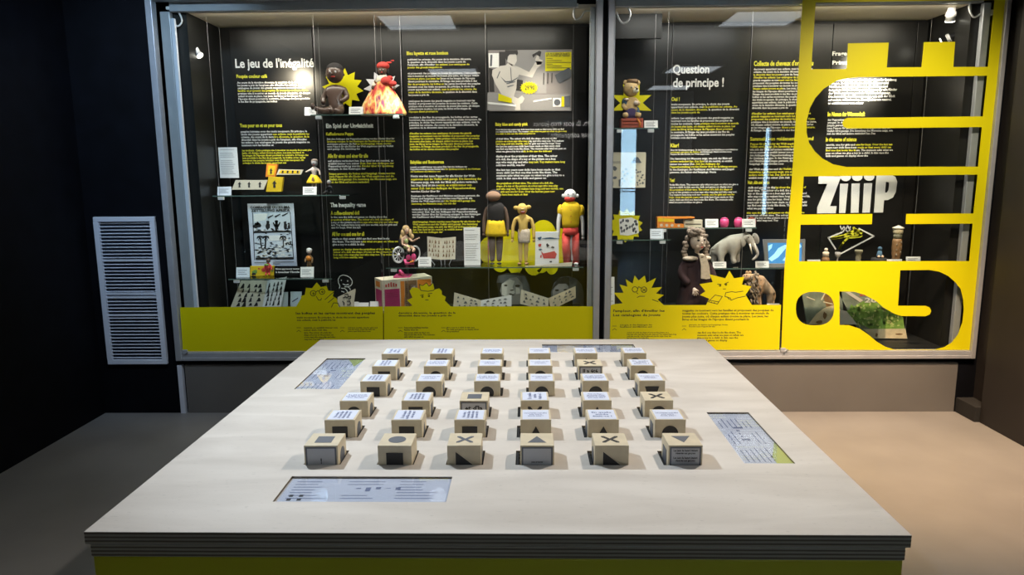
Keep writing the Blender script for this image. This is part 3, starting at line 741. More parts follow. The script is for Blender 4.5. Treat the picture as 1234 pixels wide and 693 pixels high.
# black and white poster
Yp = 4.96
t = board('etching_poster', 'tall black and white engraved poster of palm trees and figures, in a white border', 'poster', [(298, 245.5), (353.5, 245), (358, 320.5), (303.5, 320.5)], Yp, 'sticker')
o = t.location
head(t, o, "COMPAGNIE DU KILIMA", 301.5, 248.3, 349.5, 251.2, M['txtk'], .04, Y=Yp-.003, name='lettering')
head(t, o, "ZETTELUNG AFRIKA", 302.5, 252.2, 349.5, 255, M['txtk'], .04, Y=Yp-.003, name='lettering')
rnd = random.Random(3)
def blob(cx, cy, rx, ry, n=9, j=.35):
    return [(cx+rx*(1+rnd.uniform(-j, j))*cos(2*pi*k/n), cy+ry*(1+rnd.uniform(-j, j))*sin(2*pi*k/n)) for k in range(n)]
sp = lambda pts: [(290+x/6.933, 240+y/6.93) for x, y in pts]
items = [('sky_print', 'card', [sp([(103, 118), (410, 112), (425, 290), (115, 295)]), sp([(115, 300), (425, 295), (440, 500), (125, 505)])]),
  ('cloud_print', 'paper', [sp([(110, 125), (230, 120), (205, 175), (115, 190)]), sp([(225, 305), (330, 303), (335, 345), (230, 350)])]+[sp(blob(rnd.uniform(130, 420), rnd.uniform(390, 485), 20, 9)) for _ in range(26)]+[sp(blob(rnd.uniform(120, 410), rnd.uniform(245, 290), 22, 6)) for _ in range(14)]+[sp(blob(rnd.uniform(330, 420), rnd.uniform(310, 380), 16, 14)) for _ in range(6)]),
  ('engraving_print', 'ink', [sp(blob(140, 220, 38, 22, 14, .3)), sp(blob(140, 205, 18, 14)), sp(blob(228, 225, 20, 28, 12, .25)), sp(blob(226, 190, 13, 13)), sp(blob(300, 225, 15, 40, 12, .15)), sp(blob(300, 188, 13, 13)), sp(blob(375, 225, 15, 28, 12, .2)), sp(blob(374, 195, 12, 12)), sp(blob(405, 232, 12, 22)), sp(blob(403, 205, 9, 9)),
     sp([(268, 196), (282, 232), (318, 232), (334, 192), (324, 192), (312, 214), (288, 214), (277, 192)]), sp([(112, 268), (420, 262), (422, 276), (112, 284)]),
     sp([(166, 315), (182, 410), (172, 412), (156, 318)]), sp([(205, 310), (198, 410), (212, 410), (218, 312)]), sp([(350, 320), (354, 390), (362, 390), (360, 320)])]
     + [sp([(x_-30*dx_, 318+dy_), (x_, 304), (x_+2, 312), (x_-24*dx_, 326+dy_)]) for x_ in (162, 212, 355) for dx_, dy_ in ((1, 6), (-1, 6), (.9, -8), (-.9, -8), (.5, 22), (-.5, 22))]
     + [sp(blob(rnd.uniform(125, 430), rnd.uniform(362, 500), 13, 4, 8, .6)) for _ in range(60)] + [sp(blob(rnd.uniform(120, 415), rnd.uniform(240, 298), 10, 4, 8, .6)) for _ in range(26)] + [sp(blob(rnd.uniform(380, 425), rnd.uniform(320, 380), 8, 5, 8, .6)) for _ in range(8)] + [sp([(125, 488), (438, 484), (440, 503), (125, 506)])]
     + [sp([(225+60*k, 150-8*k), (275+60*k, 128-8*k), (272+60*k, 138-8*k), (230+60*k, 162-8*k)]) for k in range(3)] + [sp([(98, 112), (104, 112), (120, 508), (114, 508)]), sp([(412, 108), (417, 108), (446, 502), (440, 502)])]),
  ('caption_print', 'greyink', [sp([(115, 528), (240, 524), (240, 529), (115, 533)]), sp([(270, 523), (445, 520), (445, 526), (270, 529)]), sp([(270, 538), (330, 537), (330, 542), (270, 543)])])]
prints(t, Yp, items)

# sticker board in the right case
Yp = 4.92
t = board('sticker_board', 'square cream board of black and white stickers left of the Question panel', 'board', [(736.5, 183.5), (778, 183.5), (778.5, 185), (777.5, 226), (735.8, 226.5), (735, 225)], Yp, 'creampaper')
ss = lambda pts: [(730+x/13.87, 180+y/13.86) for x, y in pts]
prints(t, Yp, [('drawing_print', 'greyink', [ss([(420, 230), (480, 130), (540, 130), (600, 225)]), ss(blob(150, 320, 35, 35)), ss(blob(145, 475, 45, 22)), ss([(215, 505), (250, 500), (250, 620), (215, 620)]), ss([(115, 545), (130, 540), (125, 610), (108, 610)])]
    + [ss(blob(rnd.uniform(270, 640), rnd.uniform(330, 600), 16, 14, 7, .6)) for _ in range(26)] + [ss([(110, 205+k*14), (250, 200+k*14), (250, 205+k*14), (110, 210+k*14)]) for k in range(3)])])

# starburst back boards
def star(label, cx, cy, ro, ri, n, Y, m='yellow', rot=0, sq=1, extra=None):
    pts = [(cx+(ro if k % 2 == 0 else ri)*sin(pi*k/n+rot), cy-(ro if k % 2 == 0 else ri)*sq*cos(pi*k/n+rot)) for k in range(2*n)]
    o = at(cx, cy+ro*sq, Y); t = thing('starburst', label, 'decoration', o, 'starburst cut-outs behind the exhibits')
    flat2d('board', [pxl(pts, Y, o)], .004, M[m], t, loc=(0, .002, 0)); return t
star('yellow starburst cut-out behind the brown baby doll', 413, 107, 25, 17.5, 12, 5.0, rot=.1)
star('white starburst cut-out behind the madras dress doll', 460, 105, 22, 14, 10, 5.0, 'white', rot=.2, sq=.9)
star('large eight pointed yellow starburst behind the seated plush bear', 761, 124, 26, 13.5, 8, 4.95, rot=pi/8, sq=.95)
ts = star('yellow starburst with a printed crowd picture on the lower left shelf of the right case', 754.5, 272, 20.5, 16, 14, 4.80, rot=.05)
prints(ts, 4.797, [('crowd_print', 'paper', [[(747+x*1.0, y) for x, y in ((-1, 264), (14, 262), (22, 266), (23, 281), (10, 284), (0, 283))]]), ('crowd_ink', 'greyink', [blob(747+rnd.uniform(1, 21), rnd.uniform(265, 281), 1.3, 1.8, 6) for _ in range(26)])])
# scalloped cloud board behind cloth dolls
Yp = 5.0
pts = [(579, 319)]
def arc(cx, cy, rx, ry, a0, a1, n=7): return [(cx+rx*cos(R(a0+(a1-a0)*i/n)), cy-ry*sin(R(a0+(a1-a0)*i/n))) for i in range(n+1)]
outline = (arc(590, 302, 13, 17, 230, 75) + arc(614, 286, 13, 9, 160, 30) + arc(634, 284, 8, 8, 150, 60) + arc(655, 282, 15, 17, 150, 10) + arc(675, 287, 10, 12, 130, -10)
    + arc(679, 306, 8, 12, 40, -60) + arc(665, 319, 8, 12, -10, -170) + arc(652.5, 319, 9, 10, -30, -150)[1:-1] + arc(643, 319, 11, 13, -10, -170) + arc(621, 319, 9, 12, -10, -170) + arc(603, 317, 10, 11, -20, -170))
o = at(630, 331, Yp); t = thing('cloud_board', 'yellow green scalloped cloud-shaped board behind the three cloth dolls', 'decoration', o)
flat2d('board', [pxl(outline, Yp, o)], .006, M['yellow'], t)

# outline figure drawn on the back panel
Yp = YB-.003
o = at(416, 368, Yp); t = thing('outline_drawing', 'small white outline drawing of a round headed creature on the black panel', 'drawing', o)
so = lambda pts: [(395+x/14.75, 325+y/14.75) for x, y in pts]
strokes('line', [so([(205, 330), (215, 290), (190, 230), (185, 170), (215, 115), (270, 95), (340, 110), (400, 145), (435, 200), (430, 255), (400, 290), (350, 305), (300, 305)]),
   so([(270, 255), (320, 275), (370, 262)]), so([(240, 330), (300, 335), (340, 370), (350, 400)]), so([(360, 310), (390, 330), (400, 360)]), so([(245, 385), (290, 400)]),
   so([(238, 180), (242, 195)]), so([(350, 195), (354, 210)])], .005, Yp, M['txtw'], t, o)
# white paper cone with a drawing
o = at(418, 380, 4.80); o.z = ZR; t = thing('paper_cone', 'white pointed folded paper with a black drawn face, beside the glasses starburst', 'paper', o)
flat2d('sheet', [pxl([(407, 358), (428, 348), (428.6, 350), (424, 384), (405, 384)], 4.80, o)], .003, M['creampaper'], t)
strokes('line', [so([(300, 440), (350, 430), (370, 470), (340, 500), (300, 470)]), so([(370, 480), (405, 470), (405, 510), (370, 520)]), so([(260, 560), (290, 590), (285, 630)]), so([(340, 560), (390, 560), (405, 600), (380, 630), (345, 620)]), so([(270, 500), (310, 490)])], .006, 4.797, M['ink'], t, o)

# ================================================================= vinyl on the glass
Yv = D-.0065
def vinyl(label, loops, x, y):
    o = at(x, y, Yv); t = thing('window_vinyl', label, 'vinyl', o)
    flat2d('film', [pxl(q, Yv, o) for q in loops], .0012, M['yellow'], t); return t, o
st1 = [(357, 369.4), (363, 359), (362.5, 356.7), (367.3, 355.5), (368.7, 346.8), (376, 347.4), (381.7, 340.4), (386.4, 346), (393.3, 344.6), (395.4, 350.3), (402.5, 351), (401, 357), (406, 359.8), (408, 369.4)]
st2 = [(494, 369.2), (497, 368), (490.4, 361.9), (497, 358.7), (493.5, 350.7), (497, 346.2), (502.5, 347), (506.3, 348.6), (506.5, 342.7), (510.5, 344), (514, 341), (517.6, 344.5), (522, 341), (523.6, 349), (529.3, 347.6), (532.3, 350.7), (532.4, 355), (537.3, 357.9), (536, 362.3), (543, 369.2)]
st3 = [(738.7, 366.8), (750.5, 365.6), (739.6, 352.8), (751.4, 352.8), (746.5, 342.8), (756, 345.5), (754, 336.4), (762.4, 341.8), (764.7, 332), (769.7, 338), (777, 332), (778.8, 341), (790.6, 335), (785, 347), (798, 346), (790.6, 353.7), (800, 355.5), (792.5, 361), (799.8, 367.7)]
st4 = [(850.8, 367.7), (854.8, 360), (843.5, 355.5), (850, 351), (843, 342.4), (859, 340), (855, 330.5), (874, 335.5), (879, 326.3), (884.6, 335.4), (897, 333.5), (894, 343), (905.4, 345), (898.4, 355.3), (906, 367.5)]
b1 = [(216.8, 370.5)]+st1+[(461.6, 369.4), (461.6, 422.8), (220.5, 423.5)]
t1, o1 = vinyl('yellow vinyl band with a bespectacled starburst on the left glass pane', [b1], 330, 423)
b2 = [(462.6, 369.4)]+st2+[(715.3, 369.2), (717.3, 421.8), (462.8, 422.8)]
t2, o2 = vinyl('yellow vinyl band with a crowned cloud face on the second glass pane', [b2], 590, 422)
b3 = [(735.8, 368.2)]+st3+st4+[(941.2, 367.3), (939, 421.6), (734.6, 421.8)]
t3, o3 = vinyl('yellow vinyl band with two pointed starburst faces on the third glass pane', [b3], 840, 422)
outer = [(967.3, -1.5), (1212, -1.5), (1199, 120), (1183.5, 270), (1168.3, 421.7), (941.4, 421.8), (945.5, 320), (954, 220), (960.4, 120)]
h1 = [(983, 3), (1198.5, 0), (1190.5, 80.5), (1148.8, 80.7), (1151, 50.4), (1113.6, 50.8), (1110.5, 80.9), (1068.6, 81.2), (1071, 51.3), (1022, 52.2), (1020.3, 83.2), (977.5, 83.4)]
h2 = [(1035.6, 92.8), (1189.5, 91.3), (1184.5, 140.2), (1021.5, 142), (1017, 144), (1015, 148.4), (1016.6, 152.6), (1021, 154.9), (1183.2, 153.2), (1178.6, 200.8), (1020, 201.2), (1004, 198), (991, 191), (981.7, 182.3), (974.8, 172), (972, 160), (972, 146), (976, 130), (982.5, 118), (992.5, 107), (1007.5, 97.7), (1020, 94.2)]
h3 = [(968.5, 212.6), (1178, 210.4), (1173, 257.2), (1092.2, 257.8), (1091.3, 270), (1172, 269.5), (1168, 314.6), (962.8, 314.9), (964.7, 270.8), (1050.6, 270.2), (1051.3, 257.8), (965.6, 258.5)]
h4 = [(1084.9, 325.7), (1119.6, 325.3), (1132, 327.4), (1142.8, 332.7), (1151, 340), (1157.6, 348.5), (1160.7, 361), (1161.4, 373.7), (1159.7, 388.5), (1154.4, 403), (1147, 412.7), (1138.6, 418), (1127, 421.2), (1077.5, 421.2), (1067, 418), (1056.4, 411.7), (1046, 403), (1035.4, 395.9), (1022.7, 392), (1011.8, 391.8), (1011.5, 351.2), (1029, 351.6), (1041.7, 355.2), (1056.4, 363.2), (1064.9, 370.6), (1077.5, 378), (1086, 380.8), (1115.4, 381.1), (1120.3, 379), (1122.2, 374.8), (1120.3, 370.6), (1115.4, 368.6), (1082.1, 368.5)]
h5 = [(982+23*math.copysign(abs(cos(a))**.8, cos(a)), 371.9+20.3*math.copysign(abs(sin(a))**.8, sin(a))) for a in [2*pi*k/32 for k in range(32)]]
t4, o4 = vinyl('big yellow vinyl letters with black cut-outs covering the right glass pane', [outer, h1, h2, h3, h4, h5], 1055, 422)
Yd = Yv-.0008
def draw(t, o, lines, w_=.0045): strokes('drawing', lines, w_, Yd, M['txtk'], t, o)
c1 = lambda pts: [(350+x/5.774, 320+y/5.775) for x, y in pts]
draw(t1, o1, [c1(circle(158, 193, 19)), c1(circle(220, 182, 19)), c1([(177, 185), (190, 175), (200, 180)]), c1([(180, 215), (195, 240), (212, 240), (216, 228)]), c1([(240, 238), (300, 185)]), c1([(262, 258), (303, 225)]), c1(circle(160, 195, 5)), c1(circle(222, 183, 5)),
   c1([(285, 290), (300, 260), (330, 262), (345, 290)])])
c2 = lambda pts: [(440+x/11.22, 315+y/11.22) for x, y in pts]
draw(t2, o2, [c2([(745, 380), (760, 395), (850, 405), (925, 392), (940, 375)]), c2([(745, 380), (735, 310), (770, 330), (790, 320), (830, 290), (860, 335), (880, 330), (920, 285), (940, 375)]), c2([(745, 462), (790, 450)]), c2([(850, 440), (905, 432)]), c2(circle(775, 478, 10)), c2(circle(862, 468, 10)), c2([(815, 522), (855, 522)])])
c3 = lambda pts: [(725+x/5.484, 330+y/5.482) for x, y in pts]
draw(t3, o3, [c3(circle(220, 103, 18)), c3(circle(280, 105, 19)), c3([(238, 98), (245, 85), (262, 95)]), c3([(270, 98), (292, 115)]), c3([(292, 98), (270, 115)]), c3([(232, 125), (240, 132)]), c3([(235, 157), (250, 148), (285, 148)]), c3([(335, 170), (375, 185)]),
   c3([(765, 68), (790, 70)]), c3([(812, 68), (838, 55)]), c3(circle(783, 78, 5)), c3(circle(822, 72, 5)), c3([(803, 100), (820, 100)]),
   c3([(815, 150), (820, 125), (860, 118), (885, 122), (935, 115)]), c3([(815, 150), (850, 160), (855, 175), (880, 165), (900, 158), (950, 148)]), c3([(830, 152), (845, 170)]), c3([(750, 140), (798, 150), (765, 200), (705, 185), (750, 140)]), c3([(712, 175), (772, 185)]), c3([(725, 185), (728, 192)]), c3([(745, 188), (748, 195)])])
def vtxt(t, o, lang, x0, y0, x1, yl, n):
    global Yd
    ob = block(t, o, lang, x0, y0, x1, yl, n, 'W', Y=Yd); ob.data.materials.clear(); ob.data.materials.append(M['txtk']); ob.data.materials.append(M['txtk']); ob.name = 'lettering'
vtxt(t1, o1, 'F', 356.5, 377.3, 452, 377.8, 1); vtxt(t1, o1, 'F', 357.5, 382.8, 445, 386.3, 2); vtxt(t1, o1, 'D', 366, 395, 407, 397.8, 2); vtxt(t1, o1, 'E', 366.5, 401, 404, 409.5, 4); vtxt(t1, o1, 'E', 419, 395, 455, 399.8, 3)
vtxt(t2, o2, 'F', 480, 377.3, 549, 381, 2); vtxt(t2, o2, 'D', 487, 394.8, 516, 397.6, 2); vtxt(t2, o2, 'E', 487, 401, 524, 406.5, 3); vtxt(t2, o2, 'E', 538, 394.8, 577, 400, 3)
vtxt(t3, o3, 'F', 739, 374.2, 801, 374.6, 1); vtxt(t3, o3, 'F', 739, 379.5, 796, 379.8, 1); vtxt(t3, o3, 'F', 822, 374.2, 932, 385.8, 4); vtxt(t3, o3, 'D', 747, 391.6, 786, 394, 2); vtxt(t3, o3, 'E', 755.5, 400.8, 815, 408, 4); vtxt(t3, o3, 'D', 830, 391.6, 877, 394, 2); vtxt(t3, o3, 'E', 840, 400.8, 896, 411, 4)
for t, o, xs_ in ((t1, o1, (357.5, 410)), (t2, o2, (480, 532)), (t3, o3, (738, 822))):
    for x in xs_: strokes('drawing', [[(x, 395-(2 if t is t3 else 0)), (x+5, 395-(2 if t is t3 else 0))], [(x, 400-(2 if t is t3 else 0)), (x+2.5, 398-(2 if t is t3 else 0)), (x+5, 400-(2 if t is t3 else 0))]], .003, Yd, M['txtk'], t, o)

# ================================================================= exhibits: figures
class Fig:
    """figure whose joints are given in photograph pixels on the plane Y (real depth offsets dy)"""
    def __init__(s, name, label, cat, px, base_z, Y=YI, group=None, py=None):
        p = at(px, py or 300, Y); s.Y = Y
        s.t = thing(name, label, cat, (p.x, Y, base_z), group); s.o = s.t.location
        s.s = (at(px+10, 300, Y)-at(px, 300, Y)).length/10        # metres per pixel
    def q(s, x, y, dy=0, zmin=None):
        p = at(x, y, s.Y); v = Vector((p.x-s.o.x, dy, p.z-s.o.z))
        return v
    def skin(s, name, pts, edges, m, sub=2):
        P_ = []
        for p in pts:
            v = s.q(p[0], p[1], p[3] if len(p) > 3 else 0); P_.append((v.x, v.y, max(v.z, p[2]*s.s), p[2]*s.s))
        return skin(name, P_, edges, M[m], s.t, sub)
    def ball(s, name, x, y, r, m, dy=0, par=None, rot=None, seg=14):
        rr = [k*s.s for k in r] if isinstance(r, (tuple, list)) else [r*s.s]*3
        return B().ball(s.q(x, y, dy), rr, seg, rot).build(name, M[m], par or s.t, True)
    def balls(s, name, lst, m, par=None, seg=8):
        b = B()
        for x, y, r, dy in lst: b.ball(s.q(x, y, dy), [k*s.s for k in r] if isinstance(r, (tuple, list)) else r*s.s, seg)
        return b.build(name, M[m], par or s.t, True)
    def tube(s, name, pts, r, m, par=None, closed=False, seg=8):
        P_ = [s.q(p[0], p[1], p[2] if len(p) > 2 else 0) for p in pts]
        return B().tube(P_, [k*s.s for k in r] if isinstance(r, list) else r*s.s, seg, closed).build(name, M[m], par or s.t, True)
    def lathe(s, name, x, y, prof, m, dy=0, sx=1, sy=.7, ripple=0, rn=9, seg=24, par=None):
        c = s.q(x, y, dy); return B().lathe(c, [(r*s.s, z*s.s) for r, z in prof], seg, sx, sy, ripple, rn).build(name, M[m], par or s.t, True)
    def face(s, x, y, r, dy, eye=1, mouth='red', ew=.32):
        f = -(r*s.s)*.93+dy
        s.balls('eye', [(x-r*ew, y-r*.05, (r*.13*eye, r*.08, r*.15*eye), f+.02*s.s), (x+r*ew, y-r*.05, (r*.13*eye, r*.08, r*.15*eye), f+.02*s.s)], 'white')
        s.balls('pupil', [(x-r*ew, y-r*.05, (r*.07*eye, r*.05, r*.09*eye), f-r*.07*s.s), (x+r*ew, y-r*.05, (r*.07*eye, r*.05, r*.09*eye), f-r*.07*s.s)], 'ink')
        s.balls('mouth', [(x, y+r*.5, (r*.25, r*.07, r*.09), f+r*.08*s.s)], mouth)

EB = [(0, 1), (1, 2), (2, 3), (2, 4), (4, 5), (5, 6), (2, 7), (7, 8), (8, 9), (0, 10), (10, 11), (11, 12), (0, 13), (13, 14), (14, 15)]
# 0 pelvis 1 belly 2 chest 3 neck 4-6 arm left, 7-9 arm right, 10-12 leg left, 13-15 leg right

# brown baby doll, seated
F = Fig('baby_doll', 'glossy dark brown baby doll seated on the top glass shelf', 'doll', 405, Z1, 4.86)
F.skin('body', [(407, 132, 8, 0), (405, 121, 7.6, 0), (404, 110, 7.5, 0), (403, 101, 3.6, 0), (394, 110, 4.2, 0), (390, 119, 3.4, -.01), (391.5, 126, 2.6, -.04), (415, 109, 4.4, 0), (419, 118, 3.6, -.01), (412, 123.5, 2.6, -.05),
   (401, 133, 4.6, -.03), (392, 135, 4.0, -.07), (384, 132, 3.0, -.10), (413, 134, 4.8, -.03), (413, 135, 4.4, -.08), (408, 136, 3.4, -.12)], EB, 'skin_dark')
F.ball('head', 403.5, 88.5, (10.2, 9.8, 11.2), 'skin_dark')
F.balls('ear', [(393.6, 90, 1.7, 0), (413.6, 90, 1.7, 0)], 'skin_dark')
F.balls('nose', [(402.5, 90, 1.3, -.058)], 'skin_dark')
F.face(403.5, 88.5, 10, 0, .9)
F.balls('hair', [(403.5, 83.5, (9.8, 9.8, 7.6), .006)], 'blackcloth', seg=14)
F.balls('foot', [(382.5, 130, (2.6, 3.2, 3.8), -.11), (406, 135.5, (3, 3, 3.6), -.14)], 'skin_dark')
F.balls('finger', [(391.5+k*1.1, 128.6-abs(k)*.2, .75, -.045) for k in range(-2, 3)]+[(409+k*.3, 122+k*1.0, .7, -.062) for k in range(-2, 3)], 'skin_dark')

# madras dress doll
F = Fig('costume_doll', 'doll in a red headscarf and a wide orange and yellow madras dress', 'doll', 461, Z1, 4.86)
F.lathe('skirt', 462, 139.4, [(26, 0), (26.5, 3), (22, 14), (15, 26), (8.5, 36), (6.5, 41)], 'madras', sy=.5, ripple=.06, rn=8)
F.skin('torso', [(461, 101, 6, 0), (461, 95, 5, 0), (461, 89, 2.6, 0), (454, 98, 2.6, 0), (450, 105, 2.2, -.02), (469, 98, 2.8, 0), (475, 104, 2.2, -.02)], [(0, 1), (1, 2), (1, 3), (3, 4), (1, 5), (5, 6)], 'creampaper')
F.ball('head', 461, 84.5, (5.6, 5.4, 6.4), 'skin_brown'); F.face(461, 85, 5.4, 0, .9)
F.balls('headscarf', [(461.5, 79.5, (7.6, 7, 4.8), .004), (468.5, 75.5, (3.6, 1.6, 1.2), 0), (473, 73.2, (2.2, 1, .8), 0)], 'red', seg=12)
F.balls('hair', [(455.8, 86, (1.8, 3, 4), .005), (467, 86, (1.8, 3, 4), .005)], 'blackcloth')
F.balls('shawl', [(466, 98, (6.5, 3.5, 5), -.02), (473, 101, (5.5, 3, 3.4), -.018), (470, 94.5, (4, 3, 2.8), -.012)], 'red', seg=12)
F.balls('hand', [(450, 106, (1.6, 1.4, 2.2), -.025), (476, 106.5, (1.6, 1.4, 2.2), -.025)], 'skin_brown')
F.tube('basket_stand', [(478, 137, -.02), (484, 138.5, -.02), (487.5, 138.5, -.02)], .7, 'white')

# small dolls on the middle left shelves
F = Fig('small_doll', 'small silver-haired doll in a bright yellow skirt on the card shelf', 'doll', 378.5, Z2, 4.90)
F.skin('body', [(378.5, 211, 2.6, 0), (378.5, 207, 2.4, 0), (378.5, 204, 2.8, 0), (378.5, 200, 1.2, 0), (374, 205, 1.2, -.01), (371, 206.5, 1, -.01), (368.5, 207.5, .9, -.01), (384, 204.5, 1.2, 0), (385.5, 208, 1, -.005), (386, 211, .9, -.01),
  (377, 218, 1.5, 0), (377, 226, 1.3, 0), (377, 233, 1.3, 0), (380.5, 218, 1.5, 0), (380.5, 226, 1.3, 0), (380.5, 233, 1.3, 0)], EB, 'bisque', 1)
F.ball('head', 379, 196.5, 3.9, 'midgrey'); F.face(379, 197, 3.8, 0)
F.balls('hair', [(379, 194, (4.2, 4, 2.8), .003)], 'greyhair')
F.lathe('skirt', 378.5, 221, [(9, 0), (8.6, 1.5), (6, 6), (2.6, 11)], 'yelcloth', sy=.6, ripple=.14, rn=7)
F.balls('apron', [(378.5, 217, (1.8, 1, 4), -.026)], 'brownwood')
F = Fig('small_figure', 'tiny black and silver figurine seated at the right end of the card shelf', 'figurine', 396.5, Z2, 4.86)
F.skin('body', [(397, 230, 2.4, 0), (397, 227, 2.2, 0), (397, 224.5, 2.2, 0), (397, 222, 1, 0), (400, 226, 1, -.01), (401, 229, .9, -.01), (400.5, 232, .8, -.01), (394, 227, 1, 0), (393, 230, .9, 0), (391.5, 232, .8, -.01),
  (399, 231, 1.3, 0), (400.5, 232, 1.1, -.02), (401, 233, 1, -.03), (395, 231, 1.3, 0), (392.5, 232, 1, -.02), (390, 233, 1, -.03)], EB, 'steel_dark', 1)
F.ball('head', 396.5, 219.5, 2.6, 'midgrey'); F.face(396.5, 219.8, 2.5, 0)
F = Fig('small_doll', 'small white-haired patchwork figurine standing right of the engraved poster', 'figurine', 372.5, Z3, 4.90)
F.skin('body', [(372.5, 316, 2.6, 0), (372.5, 312, 2.6, 0), (372.5, 308.5, 2.8, 0), (372.5, 306, 1.2, 0), (368.8, 311, 1.3, 0), (368.4, 314, 1.1, -.01), (369, 316, 1, -.015), (376.4, 311, 1.3, 0), (377, 314, 1.1, -.01), (376.4, 317, 1, -.015),
  (371, 321, 1.5, 0), (371, 326, 1.3, 0), (371, 331, 1.4, 0), (374.5, 321, 1.5, 0), (374.5, 326, 1.3, 0), (374.5, 331, 1.4, 0)], EB, 'brownwood', 1)
F.ball('head', 372.6, 303, 3.2, 'bisque'); F.face(372.6, 303.4, 3.1, 0); F.balls('hair', [(372.6, 301.2, (3.5, 3.2, 2.4), .003)], 'white')
F.balls('waistcoat', [(372.5, 311.5, (3.4, 2.4, 3.6), -.008)], 'orange')
F = Fig('small_doll', 'tiny dark-headed figurine in a red coat in front of the engraved poster', 'figurine', 323, Z3, 4.82)
F.skin('body', [(323, 325, 3.2, 0), (323, 322, 3.2, 0), (323, 318.5, 2.6, 0), (323, 316.5, 1, 0), (319.6, 321, 1.3, 0), (318.4, 324, 1, -.01), (319, 326, .9, -.01), (326.5, 321, 1.3, 0), (328, 324, 1, -.01), (328.5, 326, .9, -.01),
  (321.5, 328, 1.4, 0), (321.3, 330, 1.2, -.01), (321, 331.5, 1.2, -.02), (324.7, 328, 1.4, 0), (324.9, 330, 1.2, -.01), (325, 331.5, 1.2, -.02)], EB, 'red', 1)
F.ball('head', 323.3, 314.2, 2.6, 'skin_dark'); F.face(323.3, 314.4, 2.5, 0); F.balls('collar', [(322, 319, (3.4, 2.2, 1.4), -.006)], 'leaf')

# card boxes on the middle left shelf
def slab(name, label, cat, pts, Y, th, m, extra=(), base=None):
    """thick plate with a pixel outline"""
    cx = sum(p[0] for p in pts)/len(pts); cy = max(p[1] for p in pts); o = at(cx, cy, Y)
    if base is not None: o.z = base
    t = thing(name, label, cat, o)
    P_ = [Vector(q) - o for q in (at(x, y, Y) for x, y in pts)]
    mz = min(p.z for p in P_)
    for p in P_:
        if p.z < mz+.012: p.z = 0
    b = B(); b.poly(P_, (0, th, 0)); b.build('body', M[m], t)
    for k, (n, mm, loops) in enumerate(extra):
        b = B()
        for lp in loops: b.poly([Vector(q)-o+Vector((0, -.0008-.0005*k, 0)) for q in (at(x, y, Y) for x, y in lp)], (0, .0004, 0))
        b.build(n, M[mm], t)
    return t
def figs(xs, y, s=1): 
    out = []
    for x in xs:
        out.append([(x-1.0*s, y+4*s), (x-.7*s, y), (x-2*s, y+.5), (x-.5*s, y-1.6*s), (x+.8*s, y-3*s), (x+1*s, y-1*s), (x+2.4*s, y-.2), (x+.9*s, y+.6*s), (x+1.4*s, y+4*s)])
    return out
slab('card_tray', 'cream tray with three black card figures on the middle left shelf', 'tray', [(284, 217), (322.5, 217), (317.5, 228.5), (279, 228.5)], 4.80, .012, 'creampaper', [('figure_print', 'ink', figs((288.5, 300, 313), 221.8, 1))], base=at(300, 228.5, 4.8).z)
slab('tray_stand', 'small clear stand under the cream card tray', 'stand', [(290, 228.6), (320, 228.6), (318, 234.5), (294, 234.5)], 4.81, .03, 'shelfglass', base=Z2)
slab('card_box', 'bright yellow box with a black figure leaning on its stand', 'box', [(323.5, 213), (341, 213.5), (339, 231.5), (320.5, 230.5)], 4.80, .03, 'yelcloth', [('figure_print', 'ink', figs((330.5,), 221, 1.3))], base=at(330, 231, 4.80).z)
slab('box_stand', 'small clear stand under the bright yellow box', 'stand', [(322, 231.6), (342, 231.6), (343, 234.5), (323, 234.5)], 4.80, .04, 'shelfglass', base=Z2)
slab('card_box', 'orange red box with a black figure behind the yellow box', 'box', [(321.5, 197), (334.5, 198), (331.5, 213), (320, 213)], 4.90, .025, 'orange', [('label_print', 'yelcloth', [[(323.5, 199.5), (332, 200), (330, 211), (322.3, 211)]]), ('figure_print', 'ink', figs((326.5,), 205.5, 1))], base=at(326, 213, 4.9).z)
slab('acrylic_riser', 'clear bridge stand behind the yellow box', 'stand', [(320, 213.2), (365, 213.2), (365.5, 234.5), (364, 234.5), (363.5, 215), (322, 215), (322, 234.5), (320.5, 234.5)], 4.90, .08, 'shelfglass', base=Z2)
slab('card_strip', 'long yellow strip of picture cards on the clear bridge stand', 'card', [(336, 204), (365.5, 204.5), (362.5, 210.5), (333, 210)], 4.90, .008, 'creampaper', [('print', 'yelcloth', [[(338, 205), (362, 205.5), (361, 209.5), (336, 209)]]), ('figure_print', 'ink', [[(x, 205.5), (x+2, 206), (x+1.4, 208.8), (x-.6, 208.6)] for x in (340, 346, 352, 358)])], base=at(350, 210.5, 4.9).z)
# yellow game box and black caption strip on the lower left shelf
slab('game_box', 'yellow and green printed game box below the engraved poster', 'box', [(301.5, 321), (330, 320.5), (330, 332.5), (301.5, 332.5)], 4.88, .02, 'yelcloth', [('leaf_print', 'leaf', [blob(307, 328, 3.2, 2.6), blob(328, 325, 1.6, 3.5)]), ('ink_print', 'ink', [blob(306, 330.2, 3, 1.6)]), ('red_print', 'red', [blob(318, 325, 2.4, 2.8), blob(312, 323.6, 1.6, 1)])], base=Z3)
t = slab('caption_strip', 'black caption strip with two white text lines below the poster', 'label', [(330.5, 322), (361.8, 322), (361.8, 332.5), (330.5, 332.5)], 4.88, .006, 'panel', base=Z3)
for s_, y0, y1 in (("Nous apprenons toutes", 323, 325.6), ("à toucher l'école", 326.6, 329)):
    head(t, t.location, s_, 332, y0, 361, y1, M['txtw'], .04, Y=4.878, name='lettering')

